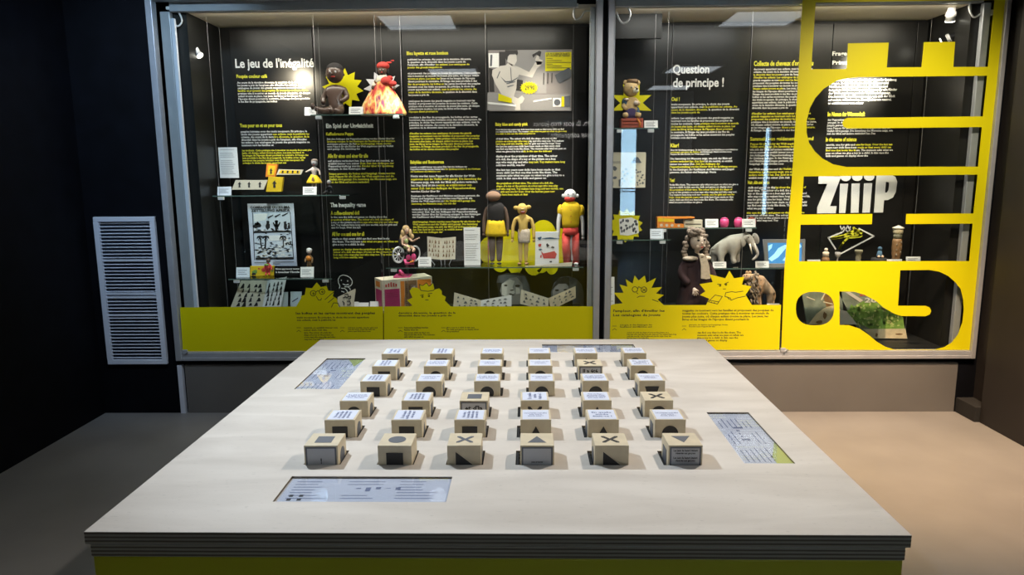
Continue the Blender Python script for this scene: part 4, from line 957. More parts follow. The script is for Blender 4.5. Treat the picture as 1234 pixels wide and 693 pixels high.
# open booklets
def booklet(label, left, right, Y, dy, base, pl='creampaper', pr='paper', ink='ink', inks=12, extra=None, seed=1):
    """left/right = pixel quads (tl,tr,br,bl); fold pushed back by dy"""
    rr = random.Random(seed)
    o = at((left[0][0]+right[1][0])/2, max(left[3][1], right[2][1]), Y); o.z = base
    t = thing('open_booklet', label, 'booklet', o)
    for quad, m, side in ((left, pl, 0), (right, pr, 1)):
        b = B(); P_ = []
        for k, (x, y) in enumerate(quad):
            inner = (k in (1, 2)) if side == 0 else (k in (0, 3))
            p = at(x, y, Y+(dy if inner else 0))-o; p.z = max(p.z, .0)
            P_.append(p)
        b.poly(P_, (0, .003, 0)); b.build('page', M[m], t)
        b = B()
        def uv(u, v): return P_[0].lerp(P_[1], u).lerp(P_[3].lerp(P_[2], u), v)+Vector((0, -.0012, 0))
        cols = 4
        for k in range(inks):
            u, v = .08+.84*((k % cols)+.5+rr.uniform(-.25, .25))/cols, .12+.8*((k//cols)+.4)/max(1, math.ceil(inks/cols))
            du, dv = rr.uniform(.035, .075), rr.uniform(.05, .10)
            b.poly([uv(max(0, u-du), v+dv), uv(u-du*.3, v-dv), uv(u+du*.4, v-dv*.8), uv(min(1, u+du), v+dv*.8)], (0, .0006, 0))
        b.build('print', M[ink], t)
    return t
booklet('open cream picture booklet with rows of small black figures at the far left', [(290.5, 338), (322.5, 338), (316, 378), (277, 378)], [(322.5, 338), (345.5, 333.5), (338, 371), (316, 378)], 4.80, .02, ZR, 'creampaper', 'paper', inks=20)
b_ = slab('paper_sheet', 'pale blue sheet standing behind the cream booklet', 'paper', [(338, 352), (347, 352), (347.5, 380), (338, 380)], 4.90, .003, 'card', base=ZR)
b_ = slab('paper_sheet', 'pale sheet with a violet mark left of the glasses starburst', 'paper', [(350, 351.5), (363.5, 351.5), (364, 380), (350.5, 380)], 4.90, .003, 'card', [('ink_print', 'purple', [[(352, 363), (359, 358.6), (359.3, 359.6), (352.3, 364.2)]])], base=ZR)
booklet('open pink comic booklet between the crowned face and the first child photo', [(547.5, 352.5), (579.5, 362), (579.5, 382), (546, 376)], [(579.5, 362), (616.5, 355.5), (616.5, 376), (579.5, 382)], 4.78, .03, ZR, 'creampaper', 'paper', 'greyink', 12, seed=4)
booklet('open red and orange comic booklet in front of the second child photo', [(628, 349), (661, 359.5), (661, 376), (626.5, 366)], [(661, 359.5), (693.5, 345), (694, 359), (664, 374)], 4.78, .03, at(660, 376, 4.80).z, 'creampaper', 'sand', 'greyink', 12, seed=9)
b_ = slab('booklet_stand', 'black stand holding the orange comic booklet', 'stand', [(640, 368), (690, 362), (690, 384), (640, 384)], 4.83, .05, 'caseblack', base=ZR)
# picture card on wire legs
t = booklet('folded picture card with sepia drawings of people on wire legs', [(514.8, 285), (532, 287), (532, 313), (515.5, 311.5)], [(532, 287), (549.3, 285.5), (548.6, 312.5), (532, 313)], 4.86, .015, Z4, 'creampaper', 'creampaper', 'brownwood', 16, seed=12)
o = t.location
b = B()
for x0, x1 in ((519, 524), (531, 532), (536, 536), (544, 541)):
    a, c = at(x0, 312.5, 4.862)-o, at(x1, 318, 4.862)-o; c.z = 0; b.tube([a, c], .0022, 6)
b.build('wire_legs', M['steel'], t)
# white children's book
t = slab('picture_book', 'white picture book with red drawings standing between two cloth dolls', 'book', [(645.3, 279.5), (673, 279.5), (673.5, 319), (644.8, 319)], 4.80, .02, 'paper',
    [('red_print', 'red', [[(652, 303), (655, 305.5), (660, 304.5), (668, 302.5), (671, 306), (669, 311.5), (655, 311.5)], blob(650.5, 295.5, 2.3, 2.2), blob(652, 309, 1, 2)]),
     ('blue_print', 'blue', [blob(651, 300.5, 2, 1), blob(663, 287.3, 8, .9, 12, .5), blob(650, 287, 2.4, 2, 8, .5)]), ('ink_print', 'ink', [blob(660, 296, 1.6, 2.4, 7, .5), blob(666, 298, 2, 1, 7, .5), blob(664, 315.2, 1.6, .8)])], base=Z4)
t = slab('white_stick', 'flat white strip lying on the shelf before the cloth dolls', 'strip', [(632, 317), (690, 316), (689, 318), (632, 319)], 4.76, .006, 'creampaper', base=Z4)

# pink and orange doll suitcase box
o = at(487, 369, 4.80); o.z = ZR; t = thing('suitcase_box', 'vintage pink and orange printed doll carrying case with pink handle', 'box', o)
def bxp(x, y, Y): return at(x, y, Y)-o
z0 = 0
fl, fm, fr = bxp(460.5, 338, 4.74), bxp(481, 336, 4.72), bxp(520.5, 333.2, 4.82)
bl_, br_ = bxp(451.5, 334.5, 4.86), bxp(511, 329, 4.98)
def quad(b, p, q, r_, s_): b.b.faces.new([b.b.verts.new(v) for v in (p, q, r_, s_)])
dn = lambda v: Vector((v.x, v.y, 0))
b = B(); b.poly([dn(bl_), dn(fl), dn(fr), dn(br_)], (0, 0, 0.0001))
b.b.free(); b = B()
vs_t = [b.b.verts.new(v) for v in (bl_, fl, fr, br_)]; vs_b = [b.b.verts.new(dn(v)) for v in (bl_, fl, fr, br_)]
b.b.faces.new(vs_t); b.b.faces.new(list(reversed(vs_b)))
for k in range(4): b.b.faces.new((vs_t[k], vs_b[k], vs_b[(k+1) % 4], vs_t[(k+1) % 4]))
b.build('carton', M['creampaper'], t)
def onface(A, Bv, u0, u1, w0, w1, off=.0015):
    n = (Bv-A); n.z = 0; n = Vector((n.y, -n.x, 0)).normalized()*off
    H = lambda u, w_: Vector((A.x+(Bv.x-A.x)*u, A.y+(Bv.y-A.y)*u, (A.z+(Bv.z-A.z)*u)*w_))+n
    return [H(u0, w0), H(u1, w0), H(u1, w1), H(u0, w1)]
def facep(name, m, A, Bv, rects):
    b = B()
    for r_ in rects:
        q_ = onface(A, Bv, *r_); b.poly(q_, (q_[0]-onface(A, Bv, *r_, off=.0008)[0])*-1)
    b.build(name, M[m], t)
facep('side_print', 'magenta', bl_, fl, [(.1, .9, .05, .66)]); facep('side_motif', 'orange', bl_, fl, [(.15, .7, .74, .92)])
facep('front_print', 'magenta', fl, fr, [(.04, .34, .04, .70)])
facep('motif', 'red', fl, fr, [(.06+.05*k, .09+.05*k, .77, .92-abs(k-2)*.03) for k in range(5)])
facep('picture_print', 'orange', fl, fr, [(.36, .44, .05, .93), (.70, .98, .3, .93)])
facep('portrait_print', 'brownwood', fl, fr, [(.445, .69, .05, .93)])
facep('face_print', 'bisque', fl, fr, [(.56, .66, .5, .78), (.42, .5, .05, .4)])
facep('hair_print', 'ink', fl, fr, [(.47, .58, .35, .85)])
facep('line_print', 'ink', fl, fr, [(.08, .30, .44+.06*k, .45+.06*k) for k in range(3)])
b = B(); a_, c_ = (fl+bl_)/2*.6+(fr+br_)/2*.4, (fl+bl_)/2*.25+(fr+br_)/2*.75
b.box(a_.x-.03, c_.x-.03, a_.y-.03, a_.y+.09, a_.z-.004, a_.z+.012, bev=.003)
b.build('lid_band', M['pink'], t)
b = B(); b.tube([(a_.x, a_.y+.02, a_.z+.01), (a_.x+.02, a_.y+.02, a_.z+.04), (c_.x-.1, c_.y-.06, c_.z+.045), (c_.x-.07, c_.y-.06, c_.z+.012)], .010, 8); b.build('handle', M['pink'], t, True)

# wheelchair doll
F = Fig('wheelchair', 'toy wheelchair with a large white spoked wheel and pink footrest', 'wheelchair', 488, Z4, 4.86)
wc = F.q(481.2, 306.5, -.035); rw = 9.2*F.s
rp = lambda a, r_, dy=0: Vector((wc.x+.62*r_*cos(a)+0, wc.y+.6*r_*cos(a)+dy, wc.z+r_*sin(a)))
b = B(); b.tube([rp(2*pi*k/28, rw) for k in range(28)], .0055, 6, True); b.tube([rp(2*pi*k/28, rw*.86) for k in range(28)], .003, 6, True); rim = b.build('wheel_rim', M['white'], F.t, True)
for k in range(10):
    b = B(); b.tube([rp(2*pi*k/10, .01), rp(2*pi*k/10, rw*.97)], .0028, 6); b.build('spoke', M['white'], rim)
b = B(); b.ball(wc, .011); b.build('wheel_hub', M['white'], F.t, True)
w2 = wc+Vector((.10, .07, 0))
b = B(); b.tube([w2+Vector((.62*rw*cos(2*pi*k/24), .6*rw*cos(2*pi*k/24), rw*sin(2*pi*k/24))) for k in range(24)], .0055, 6, True); b.build('wheel_rim', M['white'], F.t, True)
b = B(); p = F.q(488, 305); b.box(p.x-.03, p.x+.035, -.035, .045, p.z-.006, p.z+.006, bev=.003); b.box(p.x-.035, p.x-.027, -.03, .045, p.z, p.z+.10, bev=.003); b.build('seat', M['blackcloth'], F.t)
F.tube('footrest', [(489, 312, -.03), (490, 316.6, -.04), (499, 316.6, -.04), (500.5, 307, -.03)], 2.0, 'pink')
F.balls('footplate', [(493, 309.5, (3, 1.2, 3.6), -.03), (499.5, 309, (3, 1.2, 4.6), -.04)], 'pink')
F2 = Fig('seated_doll', 'slim fashion doll with long wavy blond hair sitting in the toy wheelchair', 'doll', 489, F.q(489, 304).z+Z4, 4.86)
F2.skin('body', [(489.5, 298.5, 3.2, 0), (489, 293, 2.3, 0), (488.8, 288, 2.9, 0), (489.5, 282.5, 1.1, 0), (485, 287.5, 1.5, -.012), (485.5, 294, 1.2, -.025), (493.5, 297.5, 1.0, -.04), (492.5, 287, 1.5, .01), (497.5, 290.8, 1.2, -.02), (505, 286.5, 1.0, -.045),
   (492.5, 299, 2.2, -.015), (494, 301.5, 2.0, -.05), (496, 313, 1.4, -.05), (495.5, 297.5, 2.2, .005), (500.5, 300.5, 1.9, -.035), (498, 312, 1.4, -.045)],
   [e for e in EB], 'skin_pale')
F2.ball('head', 490.3, 278, (3.3, 3.3, 4.1), 'skin_pale'); F2.face(491, 278.5, 3.3, 0, .9)
F2.balls('hair', [(488.8, 276, (4.4, 4, 4.6), .008), (485.8, 281, (3.2, 3.4, 5), .008), (484.3, 287, (2.8, 3, 5.5), .008), (484, 292, (2, 2.2, 3), .008), (494.5, 281, (2.2, 2.4, 5), .002), (496.5, 285, (2.4, 2, 3.4), 0)], 'blond', seg=12)
F2.balls('top', [(489, 290, (3.3, 2.9, 4.2), -.001)], 'leaflight', seg=12); F2.balls('shorts', [(490.8, 298, (4.2, 3, 2.7), -.008)], 'leaflight', seg=12)
F2.balls('hand', [(506.2, 286, (1.2, .8, .9), -.048)], 'skin_pale'); F2.balls('shoe', [(496.5, 314.6, (1.5, 2.2, 1.2), -.055), (498.8, 313.8, (1.5, 2.2, 1.2), -.052)], 'orange')

# three cloth dolls
def stand_doll(F, cx, sh_y, hip_y, foot_y, shw, hipw, arm, leg, m, hand_y, footm=None, shdx=0, torso_r=7, hl=0):
    pts = [(cx, hip_y, hipw*.75, 0), (cx, (sh_y+hip_y)/2+1, torso_r*.9, 0), (cx, sh_y+3, torso_r, 0), (cx, sh_y-4, 3, 0),
        (cx-shw, sh_y+3, arm, 0), (cx-shw-3+shdx, (sh_y+hand_y)/2, arm*.85, -.005), (cx-shw-3.5+shdx, hand_y, arm*.65, -.012),
        (cx+shw, sh_y+3, arm, 0), (cx+shw+3-shdx, (sh_y+hand_y)/2, arm*.85, -.005), (cx+shw+3.5-shdx, hand_y, arm*.65, -.012),
        (cx-hipw*.5, hip_y+6, leg, 0), (cx-hipw*.48, (hip_y+foot_y)/2+2, leg*.85, 0), (cx-hipw*.45, foot_y-1.5, leg*.6, 0),
        (cx+hipw*.5, hip_y+6, leg, 0), (cx+hipw*.48, (hip_y+foot_y)/2+2, leg*.85, 0), (cx+hipw*.45, foot_y-1.5, leg*.6, 0)]
    F.skin('body', pts, EB, m)
    F.balls('hand', [(cx-shw-3.5+shdx, hand_y+1.5, (1.8, 1.6, 2.4), -.012), (cx+shw+3.5-shdx, hand_y+1.5, (1.8, 1.6, 2.4), -.012)], m)
F = Fig('cloth_doll', 'dark cloth doll in a charcoal top and bright yellow shorts', 'doll', 597, Z4, 4.86, 'cloth dolls standing on the shelf')
stand_doll(F, 597.5, 248, 275, 318, 11, 9, 2.7, 5.2, 'skin_brown', 281, torso_r=8)
F.lathe('shirt', 597.5, 267, [(9.5, 0), (10, 3), (10.4, 12), (10.8, 18), (7.5, 22), (4, 23)], 'blackcloth', sy=.72)
F.lathe('shorts', 597.5, 284.5, [(12.6, 0), (12.8, 4), (11, 14), (9.8, 19.5)], 'yelcloth', sy=.7, ripple=.03, rn=10)
F.ball('head', 594.5, 236.5, (9, 7, 6.2), 'face_brown', -.01); F.face(594.5, 237, 6.6, -.006, .7)
F.balls('hair', [(596, 233, (7.6, 6, 4.6), .018)], 'blackcloth', seg=12)
F.balls('shoe', [(593.3, 317.4, (3, 4.5, 1.4), -.015), (601.8, 317.4, (3, 4.5, 1.4), -.015)], 'blackcloth')
F.tube('support_rod', [(588, 285, .02), (588.5, 319, .02)], .7, 'red')
F = Fig('cloth_doll', 'bald ochre cloth doll with big ears and grin, in white satin shorts', 'doll', 630, Z4, 4.86, 'cloth dolls standing on the shelf')
stand_doll(F, 630.5, 261, 283, 318, 9.5, 7, 2.8, 3.2, 'skin_yellow', 288, torso_r=6)
F.lathe('shorts', 631.5, 292.5, [(7.2, 0), (7.4, 3), (7.6, 12), (6.8, 16.5)], 'lace', sy=.7, ripple=.05, rn=9)
F.ball('head', 629.3, 252, (6.2, 6, 7), 'skin_yellow', 0); F.balls('ear', [(621.8, 250.5, (3.2, 1.6, 2.6), 0), (637, 249.5, (3.2, 1.6, 2.6), 0)], 'skin_yellow')
F.face(629.5, 251.5, 6.2, -.001, .8, 'ink'); F.balls('grin', [(630, 255.2, (3, .8, 1.7), -.030)], 'red'); F.balls('teeth', [(630, 254.7, (2.2, .8, .6), -.033)], 'white')
F.balls('nose', [(629.5, 252, 1.3, -.036)], 'skin_yellow')
F.balls('shoe', [(626, 317.4, (2.8, 4.5, 1.5), -.015), (634.5, 317.4, (3, 4.5, 1.5), -.015)], 'brownwood')
F = Fig('cloth_doll', 'white-headed cloth doll with red lower face, yellow jacket and red trousers', 'doll', 688, Z4, 4.86, 'cloth dolls standing on the shelf')
stand_doll(F, 687.5, 248, 274, 318, 11.5, 8, 3, 5, 'white', 285, torso_r=7.5)
F.lathe('jacket', 687.5, 274, [(9.5, 0), (10.3, 5), (11, 17), (12, 25), (8, 30), (4, 31)], 'yelcloth', sy=.7)
F.balls('sleeve', [(675.3, 254, (3.8, 3.6, 7.4), 0), (700, 254.5, (4.6, 3.8, 7.8), 0)], 'yelcloth', seg=12)
F.lathe('trousers', 687.5, 283, [(9.8, 0), (9.6, 4), (9.2, 10)], 'red', sy=.7)
for x, xb in ((682.6, 683.4), (693, 694)): F.tube('trouser_leg', [(x, 281, 0), (x-.1, 300, 0), (xb, 317, 0)], [5.4, 5.2, 4.4], 'red')
F.ball('head', 687, 235.5, (7.6, 7, 7.6), 'white', 0); F.balls('muzzle', [(686.5, 239.5, (6.6, 5, 3.9), -.016)], 'red', seg=12)
F.balls('ear', [(678.5, 236, (1.8, 1.6, 2.3), 0), (695.8, 236, (1.8, 1.6, 2.3), 0)], 'white')
F.balls('eye', [(684.3, 234, (.7, .5, .8), -.040), (690.3, 233.6, (.7, .5, .8), -.040)], 'ink'); F.balls('mouth', [(687, 237.2, (1.5, .6, .5), -.045)], 'white')
F.balls('button', [(687.4, y_, .6, -.044) for y_ in (253, 260, 267)], 'red')
F.balls('shoe', [(683.5, 317.2, (3, 4.4, 1.6), -.012), (694, 317.2, (3, 4.4, 1.6), -.012)], 'white')

# black and white child photos (flat cut-outs)
t = board('photo_cutout', 'black and white cut-out photo of a child looking up, below the cloud board', 'photo', [(601, 384), (601, 352), (598, 340), (600, 332), (610, 329.5), (625, 328.5), (634, 333), (638, 342), (640, 350), (640, 384)], 4.97, 'ink')
pr = lambda pts: [(590+x/9.49, 325+y/9.5) for x, y in pts]
prints(t, 4.97, [('hair_print', 'greyink', [pr([(80, 150), (100, 70), (180, 55), (250, 60), (400, 75), (455, 180), (470, 420), (330, 420), (330, 180), (230, 100), (150, 150)])]),
   ('face_print', 'midgrey', [pr([(140, 160), (230, 95), (310, 85), (370, 150), (385, 240), (350, 340), (330, 420), (200, 420), (150, 330), (120, 240)])]), ('skin_print', 'photo_pale', [pr([(140, 165), (230, 110), (290, 130), (260, 200), (290, 260), (250, 300), (180, 310), (140, 280)]), pr([(300, 200), (345, 215), (350, 270), (300, 280)])]),
   ('eye_print', 'ink', [pr(circle(185, 180, 20, 10)), pr(circle(320, 185, 30, 14)), pr([(215, 275), (240, 270), (290, 290), (250, 298)]), pr([(230, 232), (275, 225), (272, 240), (240, 243)])])])
t = board('photo_cutout', 'black and white cut-out photo of a child with parted hair, right one', 'photo', [(664, 384), (664, 352), (668, 341), (676, 334), (685, 333), (694, 335.5), (701, 343), (703.5, 352), (703.5, 384)], 4.97, 'greyink')
prints(t, 4.97, [('face_print', 'midgrey', [pr([(720, 250), (760, 170), (850, 140), (900, 190), (910, 300), (860, 400), (730, 400)])]), ('hair_print', 'ink', [pr([(710, 230), (780, 100), (860, 80), (910, 90), (912, 190), (880, 160), (790, 160)])]), ('eye_print', 'ink', [pr(circle(770, 235, 24, 11)), pr(circle(870, 230, 24, 11))])])

# ---------------- right case
F = Fig('plush_bear', 'ochre plush bear with a flat cap sitting on a red crate', 'plush', 760.5, at(760, 143, 4.80).z, 4.80)
F.skin('body', [(760, 136, 7.5, 0), (760, 130, 7.4, 0), (760.5, 123.5, 6.6, 0), (760.5, 116, 4, 0), (754, 124, 3.4, -.01), (750, 129, 2.8, -.03), (754, 132, 2.4, -.05), (766, 122, 3.4, -.01), (769, 126, 3, -.03), (764.5, 124.5, 2.6, -.05),
   (755, 139, 3.4, -.02), (752, 139.5, 3, -.05), (750, 139, 2.8, -.07), (766, 139, 3.4, -.02), (768, 139.5, 3, -.05), (769, 139, 2.8, -.07)], EB, 'bear')
F.ball('head', 760.3, 107.5, (9.2, 8.4, 8.8), 'bear'); F.balls('ear', [(753.5, 99.5, (2.6, 1.6, 3), 0), (769, 99.8, (2.6, 1.6, 3), 0)], 'bear', seg=10)
F.balls('muzzle', [(765, 110, (3.8, 3.4, 3.2), -.035)], 'creampaper', seg=12); F.balls('nose', [(766, 108.3, 1.2, -.055)], 'ink'); F.face(762.5, 106.5, 8, -.004, .9, 'ink')
F.lathe('cap', 762, 99.8, [(6.8, 0), (6.8, 1.2), (6.4, 3.2), (5.6, 3.8)], 'brownwood', sy=.9)
F.lathe('trousers', 760, 143, [(9.4, 0), (10, 5), (9.2, 10), (7.6, 13)], 'purple', sy=.8)
F.balls('waistcoat', [(752.5, 124, (3.4, 4.4, 5.6), -.012), (767, 135, (3.6, 4, 6), -.012)], 'blue', seg=12)
F.balls('paw', [(764.5, 125, (2.8, 2.4, 2.6), -.055), (754, 120.5, (3.2, 2, 1.5), -.04)], 'bisque', seg=10)
o = at(760.5, 155.5, 4.80); o.z = Z5; t = thing('toy_crate', 'small red slatted crate under the plush bear', 'crate', o)
hh = at(760, 143, 4.80).z-Z5; ww = .066
for k in range(3):
    b = B(); zc = hh*(.17+.33*k); b.box(-ww, ww, -.05, -.044, zc-hh*.12, zc+hh*.12, bev=.001); b.build('slat', M['crate'], t)
    b = B(); b.box(-ww, ww, .044, .05, zc-hh*.12, zc+hh*.12, bev=.001); b.build('slat', M['crate'], t)
for sx_ in (-1, 1):
    b = B(); b.box(sx_*ww-.006, sx_*ww+.006, -.044, .044, 0, hh, bev=.001); b.build('side', M['crate'], t)
b = B(); b.box(-ww+.006, ww-.006, -.044, .044, hh-.006, hh); b.build('lid', M['crate'], t)
b = B(); b.tube([(.03, -.053, hh), (.05, -.055, hh*.5), (.045, -.053, .004)], .007, 6); b.build('strap', M['orange'], t, True)

# orange toy cart on shelf
t = slab('toy_cart', 'orange toy cart box with little white wheels on the glass shelf', 'toy', [(792, 261.5), (837, 261.5), (837, 263), (813, 264), (813, 270), (824, 270), (824, 274.5), (792, 274.5)], 4.86, .05, 'orange', [('yellow_print', 'yelcloth', [[(793, 262.5), (812, 264), (812, 267.5), (793, 267)]]), ('wheel_print', 'lace', [circle(797, 271.5, 1.8), circle(803.5, 271.5, 1.8), circle(810, 271.7, 1.8), circle(818, 272, 1.6)])], base=Z7)
t = slab('card_box', 'white narrow box at the right end of the orange toy cart', 'box', [(824.5, 265), (846.5, 265), (846.5, 274.5), (824.5, 274.5)], 4.88, .03, 'creampaper', [('line_print', 'ink', [[(826, 269.6), (845, 269.6), (845, 270.6), (826, 270.6)]])], base=Z7)
for k, (x, lab, mm) in enumerate([(871.5, 'pink round jar in the middle of the glass shelf', 'pink'), (888.5, 'pink red jar at the right on the glass shelf, before the hair text', 'pink'), (904, 'brown red jar at the right end of the glass shelf', 'crate')]):
    if k < 3:
        F = Fig('round_jar', lab, 'jar', x, Z7, 4.92, 'round jars on the glass shelf'); F.o.z = Z7+0
        F.t.location.z = Z7
        b = B(); s_ = F.s; b.lathe((0, 0, 0), [(4*s_, 0), (5*s_, 2*s_), (5.2*s_, 6*s_), (4.4*s_, 9.2*s_)], 18); b.build('body', M[mm], F.t, True)
        b = B(); b.lathe((0, 0, 9.2*s_), [(3.6*s_, 0), (3.8*s_, 1*s_), (1*s_, 1.8*s_)], 18); b.build('lid', M[mm], F.t, True)

# big doll with curls
F = Fig('porcelain_doll', 'large doll with ash curls, cream scarf and dark maroon dress', 'doll', 838, ZR, 4.72)
F.lathe('dress', 839, 384, [(27, 0), (26, 12), (23, 28), (20.5, 40), (19, 50), (17.5, 60), (14.5, 68), (9, 74), (4, 77)], 'maroon', sy=.60, ripple=.03, rn=7)
F.skin('sleeves', [(838, 320, 9, 0), (825, 318, 6.5, 0), (820, 331, 6, -.02), (828, 342, 5, -.06), (851, 318, 6.5, 0), (857, 331, 6, -.02), (859, 342, 5, -.04)], [(0, 1), (1, 2), (2, 3), (0, 4), (4, 5), (5, 6)], 'maroon')
F.skin('hand', [(832.5, 344.5, 1.6, -.075), (833.6, 347.4, 2.2, -.085), (831, 350.6, .8, -.092), (830.4, 352.8, .6, -.092), (832.8, 351.6, .8, -.092), (832.6, 354, .6, -.092), (834.8, 351.6, .8, -.092), (835, 354, .6, -.092), (836.6, 350.6, .8, -.092), (837.4, 352.6, .6, -.092), (836.6, 347, .8, -.092), (838.2, 348.6, .6, -.092)],
   [(0, 1), (1, 2), (2, 3), (1, 4), (4, 5), (1, 6), (6, 7), (1, 8), (8, 9), (1, 10), (10, 11)], 'bisque')
F.skin('neck', [(839.5, 306, 4.2, -.01), (839.5, 299, 3.8, -.01)], [(0, 1)], 'bisque', 1)
F.ball('head', 840.5, 291, (9.6, 8.8, 10.8), 'bisque', -.016)
F.balls('nose', [(843.6, 292.2, (1, 1.2, 1.5), -.066)], 'bisque'); F.balls('cheek', [(838, 296, (2.2, 1.4, 1.8), -.058), (846.4, 295.8, (1.8, 1.4, 1.6), -.050)], 'bisque')
F.balls('eye', [(839.2, 288.6, (1.8, .9, 1.3), -.062), (846.4, 288.4, (1.5, .9, 1.3), -.053)], 'ink'); F.balls('brow', [(839, 285.4, (2.4, .6, .5), -.062), (846.4, 285.4, (1.8, .6, .5), -.053)], 'greyhair')
F.balls('mouth', [(843.2, 297, (1.6, .8, .7), -.061)], 'red')
rr = random.Random(5); curls = []
for k in range(60):
    a = rr.uniform(0, 2*pi); h_ = rr.uniform(-.1, 1)
    x = 838.8+cos(a)*11.4*(1-.35*max(0, h_)); dyv = sin(a)*.06
    y = 291-h_*15
    if dyv < -.015 and y > 281: continue
    curls.append((x, y, (rr.uniform(2, 3.6), 2.6, rr.uniform(2, 3.4)), dyv))
for x, s_ in ((824.2, 1), (850.6, 1), (826.5, .9), (852.5, .8)):
    for k in range(6): curls.append((x+sin(k*1.6)*1.3, 293+k*3.6, (2.6*s_, 2.6, 2.8*s_), -.005))
curls += [(839.5, 280, (11, 9, 5.2), .002)]+[(831+2.4*k, 282.6-abs(k-3.5)*-.25, (2.2, 2, 2.2), -.052+abs(k-3.5)*.006) for k in range(9)]
F.balls('hair', curls, 'greyhair')
F.balls('collar', [(830.5, 311, (9.5, 6, 3.2), -.03), (848.5, 310.5, (7.5, 6, 3.2), -.03)], 'lace', seg=12)
b = B()
for _k, lp in enumerate(([(837, 303.5), (846.5, 305.5), (850.5, 318), (851.5, 333), (846, 334), (844, 320)], [(838, 304), (843, 312), (845.5, 322), (845.5, 333.5), (840, 333), (840.5, 318)])):
    b.poly([F.q(x, y, -.088-.006*_k+(y-304)*-.0004) for x, y in lp], (0, .012, 0))
b.build('scarf', M['lace'], F.t); F.balls('scarf_knot', [(842, 306.5, (3.2, 2, 2.6), -.085)], 'lace')

# elephant
F = Fig('toy_elephant', 'grey toy elephant standing on the glass shelf with trunk hanging', 'toy', 880, Z8, 4.935)
F.skin('body', [(866, 295.5, 9.2, 0), (875, 294, 10.2, 0), (886, 292.5, 9.8, -.01), (892.5, 287.5, 7.5, -.02), (899.5, 284.5, 6.6, -.05),
   (902.5, 293, 3.6, -.075), (906.5, 299.5, 2.5, -.085), (908, 304.5, 2.0, -.09), (905.4, 308.8, 1.6, -.092), (901, 311.4, 1.2, -.092),
   (861.5, 305, 5, .02), (861, 313, 3.6, .02), (861, 320.5, 3.8, .02), (867.5, 306, 4.8, -.025), (867, 313, 3.5, -.03), (869, 320.5, 3.7, -.03),
   (882, 304, 4.4, -.03), (881.5, 312, 3.3, -.035), (883.5, 320.5, 3.6, -.04), (889, 303, 4.4, .02), (889.5, 312, 3.4, .02), (889.8, 320.5, 3.6, .02), (857.5, 300, 1.2, .01), (856, 308, .7, .015)],
   [(0, 1), (1, 2), (2, 3), (3, 4), (4, 5), (5, 6), (6, 7), (7, 8), (8, 9), (0, 10), (10, 11), (11, 12), (0, 13), (13, 14), (14, 15), (2, 16), (16, 17), (17, 18), (2, 19), (19, 20), (20, 21), (0, 22), (22, 23)], 'elephant')
b = B(); b.ball(F.q(893.6, 287.5, -.062), (3.4*F.s, .9*F.s, 9*F.s), 16, Matrix.Rotation(R(8), 3, 'Y')); b.build('ear', M['elephant'], F.t, True)
b = B(); b.ball(F.q(909, 287, -.03), (4.0*F.s, .9*F.s, 7*F.s), 16, Matrix.Rotation(R(-22), 3, 'Y')); b.build('ear', M['elephant'], F.t, True)
for x, d_ in ((898.4, -.098), (904.6, -.085)): F.tube('tusk', [(x, 292, d_), (x+.3, 298, d_-.012), (x+1.6, 304, d_-.018)], [1.1, .9, .4], 'tusk')
F.balls('eye', [(897, 284.5, .8, -.092), (903.4, 284.5, .8, -.080)], 'ink')
F.balls('toenails', [(x+dx, 321.3, .7, d_-.018) for x, d_ in ((869, -.03), (883.5, -.04)) for dx in (-2, 0, 2)], 'tusk')

# shaggy animal
F = Fig('plush_animal', 'tan plush animal with a shaggy grey-brown mane, head lowered, on the riser', 'plush', 915, ZR, 4.82)
F.skin('body', [(925, 343, 9.5, 0), (918, 342, 10.5, 0), (909, 341, 9.6, -.01), (902.5, 334.5, 6, -.02), (896.5, 332.5, 5, -.03), (893, 336, 3.2, -.045),
   (932, 354, 5, .02), (931, 366, 3.8, .02), (933, 380, 3.6, .01), (926, 353, 4.4, -.03), (925, 366, 3.4, -.035), (926, 380, 3.4, -.045), (911, 354, 5, -.03), (912, 366, 4, -.035), (911, 380, 3.8, -.05), (916, 353, 4.6, .025), (917, 366, 3.6, .02), (917, 380, 3.6, .01)],
   [(0, 1), (1, 2), (2, 3), (3, 4), (4, 5), (0, 6), (6, 7), (7, 8), (0, 9), (9, 10), (10, 11), (2, 12), (12, 13), (13, 14), (2, 15), (15, 16), (16, 17)], 'fur')
rr = random.Random(11); b = B()
for k in range(150):
    x, y = 900+rr.gauss(6, 4.5), 338+rr.gauss(5, 8); d_ = -.02-rr.uniform(0, .045)
    if x > 915 or x < 892 or y < 326: continue
    p = F.q(x, y, d_); e = p+Vector((rr.uniform(-.006, .008), rr.uniform(-.016, -.002), -rr.uniform(.022, .04)))
    b.tube([p, (p+e)/2+Vector((0, -.006, 0)), e], [.007, .006, .001], 5)
mn = b.build('mane', M['mane'], F.t, True); mn['kind'] = 'stuff'
F.balls('ear', [(898.5, 327.8, (2, 1.2, 2.4), -.03), (904, 328.4, (2, 1.2, 2.2), .005)], 'fur')
F.balls('eye', [(893.6, 331, .8, -.062), (896.5, 330.6, .8, -.06)], 'ink'); F.balls('nose', [(890.3, 337, (1.5, 1.2, 1.2), -.06)], 'ink')

